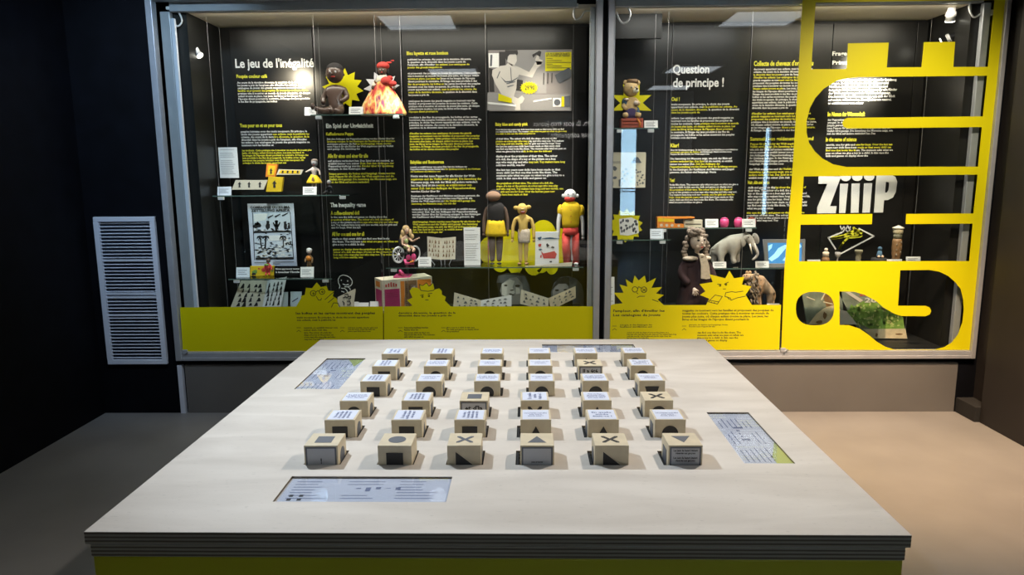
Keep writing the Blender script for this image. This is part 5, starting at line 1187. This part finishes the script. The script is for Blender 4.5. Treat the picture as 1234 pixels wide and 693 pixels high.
# tablet
o = at(944, 322, 4.90); o.z = Z8; t = thing('tablet', 'grey framed tablet showing a bright blue picture, behind the yellow bar', 'screen', o)
W_ = lambda pts: [(v.x, v.z) for v in (at(x, y, 4.90)-o for x, y in pts)]
fr_ = W_([(919.5, 288.5), (970, 288.5), (969, 322), (921.5, 322)])
flat2d('frame', [fr_, W_([(924.5, 292.5), (966.5, 292.5), (965.8, 317.5), (926, 317.5)])], .016, mat('tablet_frame_grey', (.20, .21, .22), .4), t)
b = B(); q_ = [Vector((x, .002, z)) for x, z in W_([(924, 292), (967, 292), (966, 318), (925.5, 318)])]; b.poly(q_, (0, .004, 0)); b.build('screen', M['screen'], t)
b = B()
for lp in ([(926, 312), (933, 306), (938, 299), (946, 295), (950, 296), (944, 303), (938, 310), (930, 315)], [(943, 314), (949, 306), (957, 298), (964, 294), (966, 297), (958, 306), (950, 315)], [(926, 296), (931, 294), (930, 299), (926, 303)]):
    b.poly([Vector((x, .0012, z)) for x, z in W_(lp)], (0, .0006, 0))
b.build('screen_image', M['screenlight'], t)

# small carved figures behind the letters
def turned(name, label, cat, px, prof, m, Y=4.86, seg=18, topm=None, sy=1):
    F = Fig(name, label, cat, px, Z9, Y, 'small figures on the shelf behind the yellow letters')
    b = B(); b.lathe((0, 0, 0), [(r_*F.s, z*F.s) for r_, z in prof], seg, 1, sy); b.build('body', M[m], F.t, True); return F
F = turned('carved_figure', 'pale carved figurine with a round head on a dark base', 'figurine', 995.5, [(4.5, 0), (4.5, 5), (3.8, 6), (3.4, 8)], 'brownwood')
b = B(); b.lathe((0, 0, 8*F.s), [(3.8*F.s, 0), (3.4*F.s, 4*F.s), (2.2*F.s, 6*F.s)], 16); b.ball((0, 0, 16*F.s), 2.2*F.s); b.ball((-.016, 0, 12*F.s), 1.3*F.s); b.ball((.016, 0, 12*F.s), 1.3*F.s); b.build('bust', M['lace'], F.t, True)
turned('clear_goblet', 'tall clear glass goblet at the left behind the letters', 'glass', 987.5, [(3.2, 0), (3.2, .6), (.8, 1.4), (.8, 9), (2.6, 15), (4.4, 27)], 'shelfglass', 4.9)
turned('small_cup', 'small grey stemmed cup below the white drawn diamond', 'cup', 1010, [(2.6, 0), (2.2, 1), (.9, 2.4), (1, 6), (3, 8.5), (3.4, 13)], 'midgrey')
turned('stone_capital', 'olive grey spool shaped stone figure right of the yellow drawing', 'figurine', 1035, [(3.2, 0), (3.6, 1), (2.9, 3), (3.4, 7), (2.6, 9), (3.4, 11), (4.6, 13), (4.8, 14.6), (4.2, 15.6)], 'stone')
F = turned('seated_figure', 'small dark figure with pale hands on a black block', 'figurine', 1060.5, [(9, 0), (9.3, 1), (9.3, 4), (8.4, 5.6)], 'rubber')
b = B(); b.lathe((0, 0, 5.6*F.s), [(3.2*F.s, 0), (3.4*F.s, 3*F.s), (2.2*F.s, 9*F.s)], 14); b.ball((0, 0, 17*F.s), 2.6*F.s); b.build('torso', M['blue'], F.t, True)
b = B(); b.ball((-.012, -.016, 7.5*F.s), 1.7*F.s); b.ball((.012, -.016, 7.5*F.s), 1.7*F.s); b.build('hands', M['skin_pale'], F.t, True)
F = turned('carved_totem', 'tall carved brown wooden totem with a pointed cap behind the letters', 'figurine', 1080.5, [(4.6, 0), (5, 2), (4.4, 7), (5.4, 11), (5.2, 14), (5.8, 17), (5.4, 26), (4.8, 29)], 'brownwood')
b = B(); b.lathe((0, 0, 29*F.s), [(4.6*F.s, 0), (5*F.s, 3*F.s), (4.7*F.s, 6*F.s)], 16); b.build('neck', M['stone'], F.t, True)
b = B(); b.lathe((0, 0, 35*F.s), [(5*F.s, 0), (5.6*F.s, 2*F.s), (5.6*F.s, 6.6*F.s)], 16); b.build('head', M['sand'], F.t, True)
b = B(); b.lathe((0, 0, 41.6*F.s), [(6.8*F.s, 0), (6.8*F.s, .8*F.s), (3*F.s, 2.4*F.s), (.6*F.s, 3.6*F.s)], 16); b.build('cap', M['creampaper'], F.t, True)
b = B()
for k in range(6): b.ball((.02*((k % 2)*2-1)*.7, -5*F.s*.95, (10+3*k)*F.s), (.006, .004, .008), 8)
b.build('carving', M['mane'], F.t, True)

# yellow and white line drawing on the back panel behind the letters
Yp = YB-.012
o = at(1025, 306, Yp); t = thing('diamond_drawing', 'white outlined diamond with a yellow sketched figure on the back panel', 'drawing', o)
dd = lambda pts: [(960+x/7.7125, 260+y/7.717) for x, y in pts]
strokes('outline', [dd([(295, 205), (420, 155)]), dd([(580, 120), (718, 190), (400, 358)]), dd([(295, 205), (362, 310)])], .010, Yp, M['txtw'], t, o)
strokes('figure_lines', [dd([(320, 215), (420, 200), (470, 165), (560, 130), (610, 150), (580, 190), (500, 190), (430, 195), (320, 215)]), dd([(400, 305), (440, 240), (480, 205), (590, 195)]), dd([(400, 305), (425, 265)]), dd([(540, 120), (600, 185)]), dd([(480, 150), (540, 175), (600, 140)]), dd([(530, 110), (545, 150), (605, 188)]), dd([(330, 205), (430, 185)])], .014, Yp-.001, M['txty'], t, o)
strokes('sketch_lines', [dd([(405, 95), (420, 130), (440, 100), (455, 135), (475, 90), (490, 130), (500, 100)]), dd([(430, 150), (450, 120), (475, 150), (500, 125)])], .007, Yp-.001, M['txtw'], t, o)

# pictures lying in the lower right cut-outs
t = slab('landscape_print', 'picture of pale rocks on dark water seen through the round cut-out', 'picture', [(966, 350), (1014, 350), (1018, 392.5), (973, 394)], 4.80, .012, 'tealprint', [('rock_print', 'sand', [[(974, 391), (984, 378), (992, 372), (1004, 366), (1014, 374), (1016, 391)]]), ('dark_print', 'brownwood', [[(992, 358), (998, 350.5), (1012, 352), (1010, 366), (996, 370)], blob(994, 380, 2, 4), blob(988, 388, 4, 2)]), ('line_print', 'creampaper', [[(989, 361), (994, 352), (995, 353), (990.4, 362)], [(992, 363), (1004, 366), (1004, 367), (992, 364.4)], [(972, 357), (982, 361), (982, 362), (972, 358.4)]])], base=at(990, 394, 4.8).z)
rr = random.Random(21)
tufts = [blob(rr.uniform(1024, 1086), rr.uniform(369, 392), rr.uniform(1.4, 3.6), rr.uniform(1.2, 2.8), 8, .6) for _ in range(60)]
tufts2 = [blob(rr.uniform(1024, 1086), rr.uniform(367, 394), rr.uniform(.6, 1.8), rr.uniform(.8, 2.2), 7, .7) for _ in range(70)]
t = slab('jungle_print', 'green jungle picture with the number 20 lying in the lower right of the case', 'picture', [(1009, 350.5), (1050, 350), (1080, 372), (1087, 381), (1093.5, 408.3), (1040, 408)], 4.80, .012, 'tealprint',
   [('base_print', 'leaf', [[(1018, 376), (1040, 363), (1062, 366), (1080, 376), (1088, 382), (1090, 396), (1052, 398), (1036, 390)]]), ('leaf_print', 'leaf', tufts), ('frond_print', 'leaflight', tufts2), ('ground_print', 'sand', [[(1040, 396.5), (1091, 396), (1093.3, 408), (1052, 407.8)]]), ('pale_print', 'photo_pale', [[(1011.5, 373), (1020, 375), (1033, 391), (1012, 391)], [(1018, 352), (1024, 351.5), (1040, 362), (1036, 364)]]),
    ('rock_print', 'brownwood', [blob(1056, 403.5, 1.6, 2), blob(1083, 402.6, 5, .8)])], base=at(1060, 408.3, 4.8).z)
head(t, t.location, "20", 1042, 359, 1056.5, 364.6, M['txtw'], .02, Y=4.795, name='lettering')
head(t, t.location, "ZOO", 1035.5, 353.4, 1052, 356.6, M['red'], .04, Y=4.795, name='lettering')
riser(at(966, 394, 4.8).x+.01, at(1018, 394, 4.8).x, 4.80, 4.98, at(990, 394, 4.8).z-.001, 'low black block under the rocky landscape picture')

# cables, contacts and spotlights
def loop_cable(label, box_px, pts, Y=4.60):
    o = at(*pts[0], Y); t = thing('contact_cable', label, 'cable', o, 'door contact cables at the top of the showcase')
    x0, y0, x1, y1 = box_px; a, c = at(x0, y1, Y)-o, at(x1, y0, Y)-o
    b = B(); b.box(a.x, c.x, -.012, .012, a.z, c.z, bev=.002); b.build('contact_box', M['white'], t)
    P_ = [at(x, y, Y)-o for x, y in pts]
    cur = []
    n = len(P_)
    for i in range(n-1):
        p0, p1, p2, p3 = P_[max(i-1, 0)], P_[i], P_[i+1], P_[min(i+2, n-1)]
        for k in range(5):
            u = k/5; cur.append(.5*((2*p1)+(p2-p0)*u+(2*p0-5*p1+4*p2-p3)*u*u+(3*p1-p0-3*p2+p3)*u**3))
    cur.append(P_[-1]); b = B(); b.tube(cur, .0055, 8); b.build('cord', M['white'], t, True)
loop_cable('white looped door contact cable at the top left corner', (201, 8, 216, 12), [(213.5, 12), (218, 20), (219, 27), (214, 31.5), (208.5, 27), (205, 21), (202, 17)])
loop_cable('white looped contact cable left of the centre posts', (680, 4.5, 697, 9), [(692, 9), (691.5, 18), (694, 23.5), (700, 21), (704.5, 14), (712, 13)])
loop_cable('white looped contact cable right of the centre posts', (743, 4.8, 759, 9), [(757, 9), (759.5, 17), (757, 25), (751, 28), (746, 23), (743, 14.5)])
loop_cable('white looped contact cable at the top right corner', (1186, 12, 1196, 19), [(1168.5, 1), (1168.5, 12), (1173, 20.5), (1180, 18), (1186, 13)])
def spotlight(label, bx, by, lx, ly, Y, dyl, r_, par_px=None, m='steel_dark'):
    o = at(bx, by, Y); t = thing('spotlight', label, 'lamp', o, 'small spotlights inside the showcase')
    e = at(lx, ly, Y)-o; e.y = dyl
    b = B(); b.tube([(0, 0, 0), e*.3, e*.31, e*.6, e*.62, e*.93], [r_*.75, r_*.8, r_, r_, r_*.88, r_], 18); b.build('housing', M[m], t, True)
    n = e.normalized()
    b = B(); b.tube([e*.92, e*1.0], [r_*.93, r_*.93], 18); b.build('lens', M['lampglow'], t)
    for k in range(3): b = B(); b.tube([e*(.40+.08*k), e*(.43+.08*k)], r_*1.06, 18); b.build('cooling_fin', M['white'], t)
    if par_px:
        p = at(par_px[0], par_px[1], par_px[2])-o; b = B(); b.tube([e*.3, p], .006, 8); b.build('bracket', M['steel_dark'], t)
spotlight('small dark spotlight on the left side panel shining right', 230, 54, 242.5, 68, 4.74, -.012, .022, (221, 54, 4.74), 'labelgrey')
spotlight('small spotlight hanging from the ceiling at the top right of the case', 1147, 9, 1148, 25, 4.72, .03, .030, (1147, -1, 4.72), 'white')
spotlight('grey spotlight pointing down left below the top right corner', 1153, 42, 1140, 50, 4.78, .05, .032, (1180, 48, 4.70))

# ================================================================= table
TX0, TX1, TY0, TY1, TZ = -.9335, .8066, 1.373, 3.105, .85
tb = thing('exhibit_table', 'large square plywood table with a grid of sunken cubes and yellow sides', 'table', (-.063, 2.239, 0), rot=(0, 0, -.006))
cx, cy = -.063, 2.239
cols_f = [-.573, -.381, -.2005, -.0115, .181, .3705]; cols_b = [-.5565, -.367, -.170, .015, .197, .3865]
rows = [1.7255, 1.9165, 2.0865, 2.2915, 2.480, 2.657]
S_ = .088; g = .005
holes = [(cols_f[c]-g*.2-(.008 if c > 2 else 0), cols_f[c]+S_+(.008 if c <= 2 else g*.2), rows[r_]-g*.3, rows[r_]+S_+g) for r_ in range(3) for c in range(6)]
holes += [(cols_b[c]-g*.2-(.008 if c > 2 else 0), cols_b[c]+S_+(.008 if c <= 2 else g*.2), rows[r_]-g*.3, rows[r_]+S_+g) for r_ in range(3, 6) for c in range(6)]
win = [(-.812, -.652, 2.370, 2.783), (-.580, -.177, 1.515, 1.652), (.572, .703, 1.737, 2.129), (.074, .474, 2.875, 3.011)]
def slab_holes(x0, x1, y0, y1, z0, z1, hs, depth, c):
    xs = sorted({x0, x1, *[h[0] for h in hs], *[h[1] for h in hs]}); ys = sorted({y0, y1, *[h[2] for h in hs], *[h[3] for h in hs]})
    bm = bmesh.new(); vt = {}
    def v(x, y, z):
        k = (round(x, 5), round(y, 5), round(z, 5))
        if k not in vt: vt[k] = bm.verts.new((x-c[0], y-c[1], z))
        return vt[k]
    cell = {}
    for i in range(len(xs)-1):
        for j in range(len(ys)-1):
            mx_, my_ = (xs[i]+xs[i+1])/2, (ys[j]+ys[j+1])/2
            dd_ = 0
            for h, dp in zip(hs, depth):
                if h[0] < mx_ < h[1] and h[2] < my_ < h[3]: dd_ = dp
            cell[i, j] = z1-dd_
    for (i, j), z in cell.items():
        bm.faces.new((v(xs[i], ys[j], z), v(xs[i+1], ys[j], z), v(xs[i+1], ys[j+1], z), v(xs[i], ys[j+1], z)))
        for (di, dj, a, b_) in ((1, 0, (xs[i+1], ys[j]), (xs[i+1], ys[j+1])), (0, 1, (xs[i+1], ys[j+1]), (xs[i], ys[j+1])), (-1, 0, (xs[i], ys[j+1]), (xs[i], ys[j])), (0, -1, (xs[i], ys[j]), (xs[i+1], ys[j]))):
            zn = cell.get((i+di, j+dj), z0)
            if zn < z-1e-6: bm.faces.new((v(*a, z), v(*b_, z), v(*b_, zn), v(*a, zn)))
    bm.faces.new([v(x0, y1, z0), v(x1, y1, z0), v(x1, y0, z0), v(x0, y0, z0)])
    bmesh.ops.recalc_face_normals(bm, faces=bm.faces)
    me = bpy.data.meshes.new('tabletop'); bm.to_mesh(me); bm.free(); return me
me = slab_holes(TX0, TX1, TY0, TY1, TZ-.040-.0275+.040, TZ, [], [], (cx, cy)) if False else slab_holes(TX0, TX1, TY0, TY1, TZ-.0275, TZ, holes+win, [.0270]*36+[.006]*4, (cx, cy))
link('tabletop', me, M['ply'], tb)
b = B(); b.box(TX0+.006-cx, TX1-.006-cx, TY0+.006-cy, TY1-.006-cy, TZ-.0605, TZ-.0315, bev=.002); b.build('lower_tabletop', M['ply'], tb)
b = B(); b.box(TX0+.03-cx, TX1-.03-cx, TY0+.03-cy, TY1-.03-cy, TZ-.0315, TZ-.0275); b.build('shadow_gap', M['rubber'], tb)
b = B(); b.box(TX0+.008-cx, TX1-.008-cx, TY0+.008-cy, TY1-.008-cy, .08, TZ-.0605, bev=.004); b.build('cabinet', M['yellowpaint'], tb)
b = B(); b.box(TX0+.06-cx, TX1-.06-cx, TY0+.06-cy, TY1-.06-cy, 0, .08); b.build('base', M['rubber'], tb)

b = B()  # black fill standing in for the shade in the gaps beside the cubes
for k, h in enumerate(holes):
    c = k % 6
    if c <= 2: xa, xb = h[1]-.0078, h[1]-.0002
    else: xa, xb = h[0]+.0002, h[0]+.0078
    b.box(xa-cx, xb-cx, h[2]+.0002-cy, h[3]-.0002-cy, TZ-.0268, TZ-.004)
pl_ = b.build('gap_shade_fill', M['rubber'], tb); pl_['kind'] = 'stuff'
# instruction sheets under acrylic
wl = ['instruction sheet under acrylic in the table\'s left edge, with a yellow corner', 'wide instruction sheet under acrylic at the front edge of the table', 'instruction sheet under acrylic at the right edge of the table, yellow corner', 'wide instruction sheet under acrylic at the far edge of the table']
for k, (x0, x1, y0, y1) in enumerate(win):
    t = thing('instruction_sheet', wl[k], 'sheet', ((x0+x1)/2, (y0+y1)/2, TZ-.006), 'instruction sheets set into the table')
    hx, hy = (x1-x0)/2-.001, (y1-y0)/2-.001
    b = B(); b.box(-hx, hx, -hy, hy, 0, .0008); b.build('page', M['sticker'], t)
    b = B(); b.box(-hx, hx, -hy, hy, .003, .005); b.build('acrylic_cover', M['acrylic'], t)
    rr = random.Random(k+3); b = B(); long_x = hx > hy
    L1, L2 = (hx, hy) if long_x else (hy, hx)
    def pr_(u0, u1, v0, v1):
        if long_x: b.box(u0, u1, v0, v1, .0008, .0011)
        else: b.box(-v1, -v0, u0, u1, .0008, .0011)
    for c_ in range(3):
        u0 = -L1*.92+c_*L1*.64
        for j in range(7):
            if (c_, j) in ((1, 2), (1, 3), (1, 4)): continue
            v = L2*(.75-.22*j); pr_(u0, u0+L1*.5*rr.uniform(.5, 1), v-.0015, v+.0012)
    for j in range(5):
        u = -L1*.15+j*L1*.12; pr_(u, u+L1*.06, L2*(.05+.2*rr.uniform(-1, 1)), L2*(.22+.1*rr.random()))
    b.build('print', M['txtb'], t)
    if k in (1, 2):
        b = B()
        for j in range(4): pr_(-L1*.9+(j % 2)*L1*.12, -L1*.85+(j % 2)*L1*.12, -L2*(.45+.3*(j//2)), -L2*(.30+.3*(j//2)))
        b.build('symbols', M['ink'], t)
    if k == 0: b = B(); b.poly([Vector((hx*.2, hy, .0012)), Vector((hx, hy, .0012)), Vector((hx*.75, hy*.5, .0012)), Vector((hx*.55, hy*.7, .0012))], (0, 0, -.0004)); b.build('corner_print', M['leaflight'], t)
    if k == 2: b = B(); b.poly([Vector((hx, -hy, .0012)), Vector((hx, -hy*.2, .0012)), Vector((hx*.35, -hy*.75, .0012)), Vector((hx*.3, -hy, .0012))], (0, 0, -.0004)); b.build('corner_print', M['leaflight'], t)

# ---------------- cubes
ZC = TZ-.0268; HC = .079
def sym_pts(kind, s):
    if kind == 'square': return [[(-s, -s), (s, -s), (s, s), (-s, s)]]
    if kind == 'circle': return [[(s*1.05*cos(2*pi*k/28), s*1.05*sin(2*pi*k/28)) for k in range(28)]]
    if kind == 'triangle': return [[(-s*1.1, -s), (s*1.1, -s), (0, s)]]
    if kind == 'down_triangle': return [[(-s*1.1, s), (0, -s), (s*1.1, s)]]
    if kind == 'side_triangle': return [[(-s, s*1.1), (-s, -s*1.1), (s*1.05, 0-s*.55)]]
    if kind == 'trapezoid': return [[(-s*1.1, s), (-s*.6, -s*.6), (s*.6, -s*.6), (s*1.1, s)]]
    if kind == 'cross':
        a = s*.26; q = []
        P_ = [(-s, s), (-s+a*1.4, s), (0, a*.8), (s-a*1.4, s), (s, s), (s, s-a), (a*1.2, 0), (s, -s+a), (s, -s), (s-a*1.4, -s), (0, -a*.8), (-s+a*1.4, -s), (-s, -s), (-s, -s+a), (-a*1.2, 0), (-s, s-a)]
        return [P_]
def sym_mesh(kind, s=.022, th=.0006):
    b = B()
    for lp in sym_pts(kind, s): b.poly([Vector((x, y, 0)) for x, y in lp], (0, 0, th))
    bmesh.ops.recalc_face_normals(b.b, faces=b.b.faces); me = bpy.data.meshes.new('symbol'); b.b.to_mesh(me); b.b.free(); return me
SYM = {k: sym_mesh(k) for k in ('square', 'circle', 'triangle', 'down_triangle', 'side_triangle', 'trapezoid', 'cross')}
for k, mm in SYM.items(): mm.materials.append(M['ink'])
SYMK = dict(SYM); SYMG = {k: mm.copy() for k, mm in SYM.items()}
for mm in SYMG.values(): mm.materials.clear(); mm.materials.append(M['greyink'])
b = B(); b.box(0, S_, 0, S_, 0, HC, bev=.0015); cube0 = b.build('body', M['wood']); cube_me = cube0.data; bpy.data.objects.remove(cube0)
b = B(); b.box(.006, S_-.006, .004, S_-.006, 0, .0006); q0 = b.build('l', M['sticker']); lab_me = q0.data; bpy.data.objects.remove(q0)
def lines_mesh(txts, size, col, xs=.8, sp=1.0, W=None):
    me = text_me('\n'.join(txts), size, bold=size*.035, align='CENTER', space_line=sp, res=1)
    a, b2, c, d = me_bounds(me); me.transform(Matrix.Translation((-(a+b2)/2, -(c+d)/2, 0)))
    if W: me.transform(Matrix.Diagonal((W/(b2-a), 1, 1, 1)))
    me.materials.clear(); me.materials.append(col); me.materials.append(col); return me
T3 = [lines_mesh(["Il a été interdit", "aux filles de jouer", "avec des jeux"], .013, M['txtb'], W=.070), lines_mesh(["En quelle", "année", "était-ce ?"], .016, M['txtb'], W=.058),
      lines_mesh(["Vrai ou faux :", "les jouets d'hier", "étaient-ils mieux", "que ceux d'ici ?"], .012, M['txtb'], W=.06), lines_mesh(["Les poupées sont-elles", "pour tout le", "monde entier ?"], .012, M['txtb'], W=.066)]
T_L = lines_mesh(["Les jeux de hasard étaient", "réservés aux garçons"], .0075, M['ink'], W=.062); T_S = lines_mesh(["jeux et jouets"], .006, M['ink'], W=.030); T_B = lines_mesh(["Il a été"], .018, M['ink'], W=.055); T_D = lines_mesh(["et d'la"], .02, M['ink'], W=.055); T_I = lines_mesh(["!"], .02, M['ink'], W=.004)
G = [  # rows from the front: (top, front)
 [('square', 'L!'), ('circle', 'square'), ('cross', 'side_triangle'), ('triangle', 'Ls'), ('cross', 'side_triangle'), ('down_triangle', 'L2')],
 [('r2', 'square'), ('r0', 'square'), ('r2', 'square'), ('h3', 'triangle'), ('h1', 'triangle'), ('h3', 'circle')],
 [('h0', 'circle'), ('r2', 'square'), ('square', 'Ld'), ('r1', 'cross'), ('h2', 'triangle'), ('cross', 'circle')],
 [('r2', 'square'), ('h3', 'circle'), ('h0', 'circle'), ('h3', 'circle'), ('h0', 'circle'), ('h3', 'trapezoid')],
 [('r0', 'square'), ('h0', 'circle'), ('h3', 'circle'), ('h3', 'circle'), ('cross', 'Lb'), ('h1', 'circle')],
 [('r1', 'square'), ('r0', 'square'), ('h0', 'circle'), ('h3', 'triangle'), ('h0', 'triangle'), ('h0', 'circle')]]
ordn = ['first', 'second', 'third', 'fourth', 'fifth', 'sixth']
rown = ['nearest row', 'second row', 'third row', 'fourth row', 'fifth row', 'farthest row']
wd_ = {'square': 'square', 'circle': 'circle', 'triangle': 'triangle', 'down_triangle': 'inverted triangle', 'side_triangle': 'right triangle', 'cross': 'cross', 'trapezoid': 'trapezoid'}
def sub(name, me, par, loc, rot=(0, 0, 0)):
    o = bpy.data.objects.new(name, me); COL.objects.link(o); o.parent = par; o.location = loc; o.rotation_euler = rot; return o
b = B(); fw = .004
b.box(.004, S_-.004, -.0006, 0, 0, fw); b.box(.004, S_-.004, -.0006, 0, HC-.008, HC-.004); b.box(.004, .004+fw, -.0006, 0, fw, HC-.008); b.box(S_-.004-fw, S_-.004, -.0006, 0, fw, HC-.008)
q0 = b.build('fr', M['framegrey']); frame_me = q0.data; bpy.data.objects.remove(q0)
b = B(); b.box(.008, S_-.008, -.0005, 0, fw, HC-.008); q0 = b.build('lb', M['labelgrey']); flab_me = q0.data; bpy.data.objects.remove(q0)
for r_ in range(6):
    for c in range(6):
        X = (cols_f if r_ < 3 else cols_b)[c]; Y = rows[r_]
        top, front = G[r_][c]
        ft = {'L!': 'exclamation mark', 'Ls': 'small text', 'L2': 'framed text', 'Ld': 'black letters', 'Lb': 'large text'}.get(front) or 'black '+wd_[front]
        tt = 'white text label' if top[0] in 'rh' and top[1:].isdigit() else 'printed '+wd_[top]
        lab = '%s cube from left in %s, %s front, %s on top' % (ordn[c], rown[r_], ft, tt)
        t = thing('game_cube', lab, 'cube', (X, Y, ZC), 'wooden game cubes set in the table')
        t.rotation_euler.z = random.Random(r_*6+c).uniform(-.012, .012)
        sub('body', cube_me, t, (0, 0, 0))
        if tt.startswith('white'):
            sub('top_label', lab_me, t, (0, 0, HC))
            k = int(top[1]); sub('lettering', T3[k], t, (S_/2, S_/2-.001, HC+.0009), (0, 0, 0 if top[0] == 'h' else -pi/2 if False else pi/2))
        else:
            sub('top_symbol', (SYMK if top == 'cross' and c >= 4 else SYMG)[top], t, (S_/2, S_/2-.002, HC))
        if front[0] == 'L' and front not in SYM:
            sub('label_frame', frame_me, t, (0, 0, 0)); sub('front_label', flab_me, t, (0, 0, 0))
            if front == 'L2':
                sub('lettering', T_L, t, (S_/2, -.0009, .061), (pi/2, 0, 0)); sub('lettering', T_L, t, (S_/2, -.0009, .041), (pi/2, 0, 0))
            elif front == 'L!': sub('lettering', T_I, t, (S_/2, -.0009, .038), (pi/2, 0, 0))
            elif front == 'Ls': sub('lettering', T_S, t, (S_/2, -.0009, .034), (pi/2, 0, 0))
            elif front == 'Lb': sub('lettering', T_B, t, (S_/2, -.0009, .060), (pi/2, 0, 0))
            else: sub('lettering', T_D, t, (S_/2, -.0009, .056), (pi/2, 0, 0))
        else:
            sub('front_symbol', SYM[front], t, (S_/2, -.0006, HC/2-.002), (pi/2, 0, 0))
        sd = ['circle', 'square', 'circle', 'triangle', 'circle', 'square'][(r_*2+c) % 6]
        if c <= 2 and (r_, c) != (0, 1): sub('side_symbol', SYMG['circle' if c == 0 and r_ < 3 else sd], t, (S_, S_/2, HC/2-.004), (pi/2, 0, pi/2))
        elif c >= 4: sub('side_symbol', SYMG['square' if (r_, c) == (0, 5) else sd], t, (-.0006, S_/2, HC/2-.004), (pi/2, 0, -pi/2))
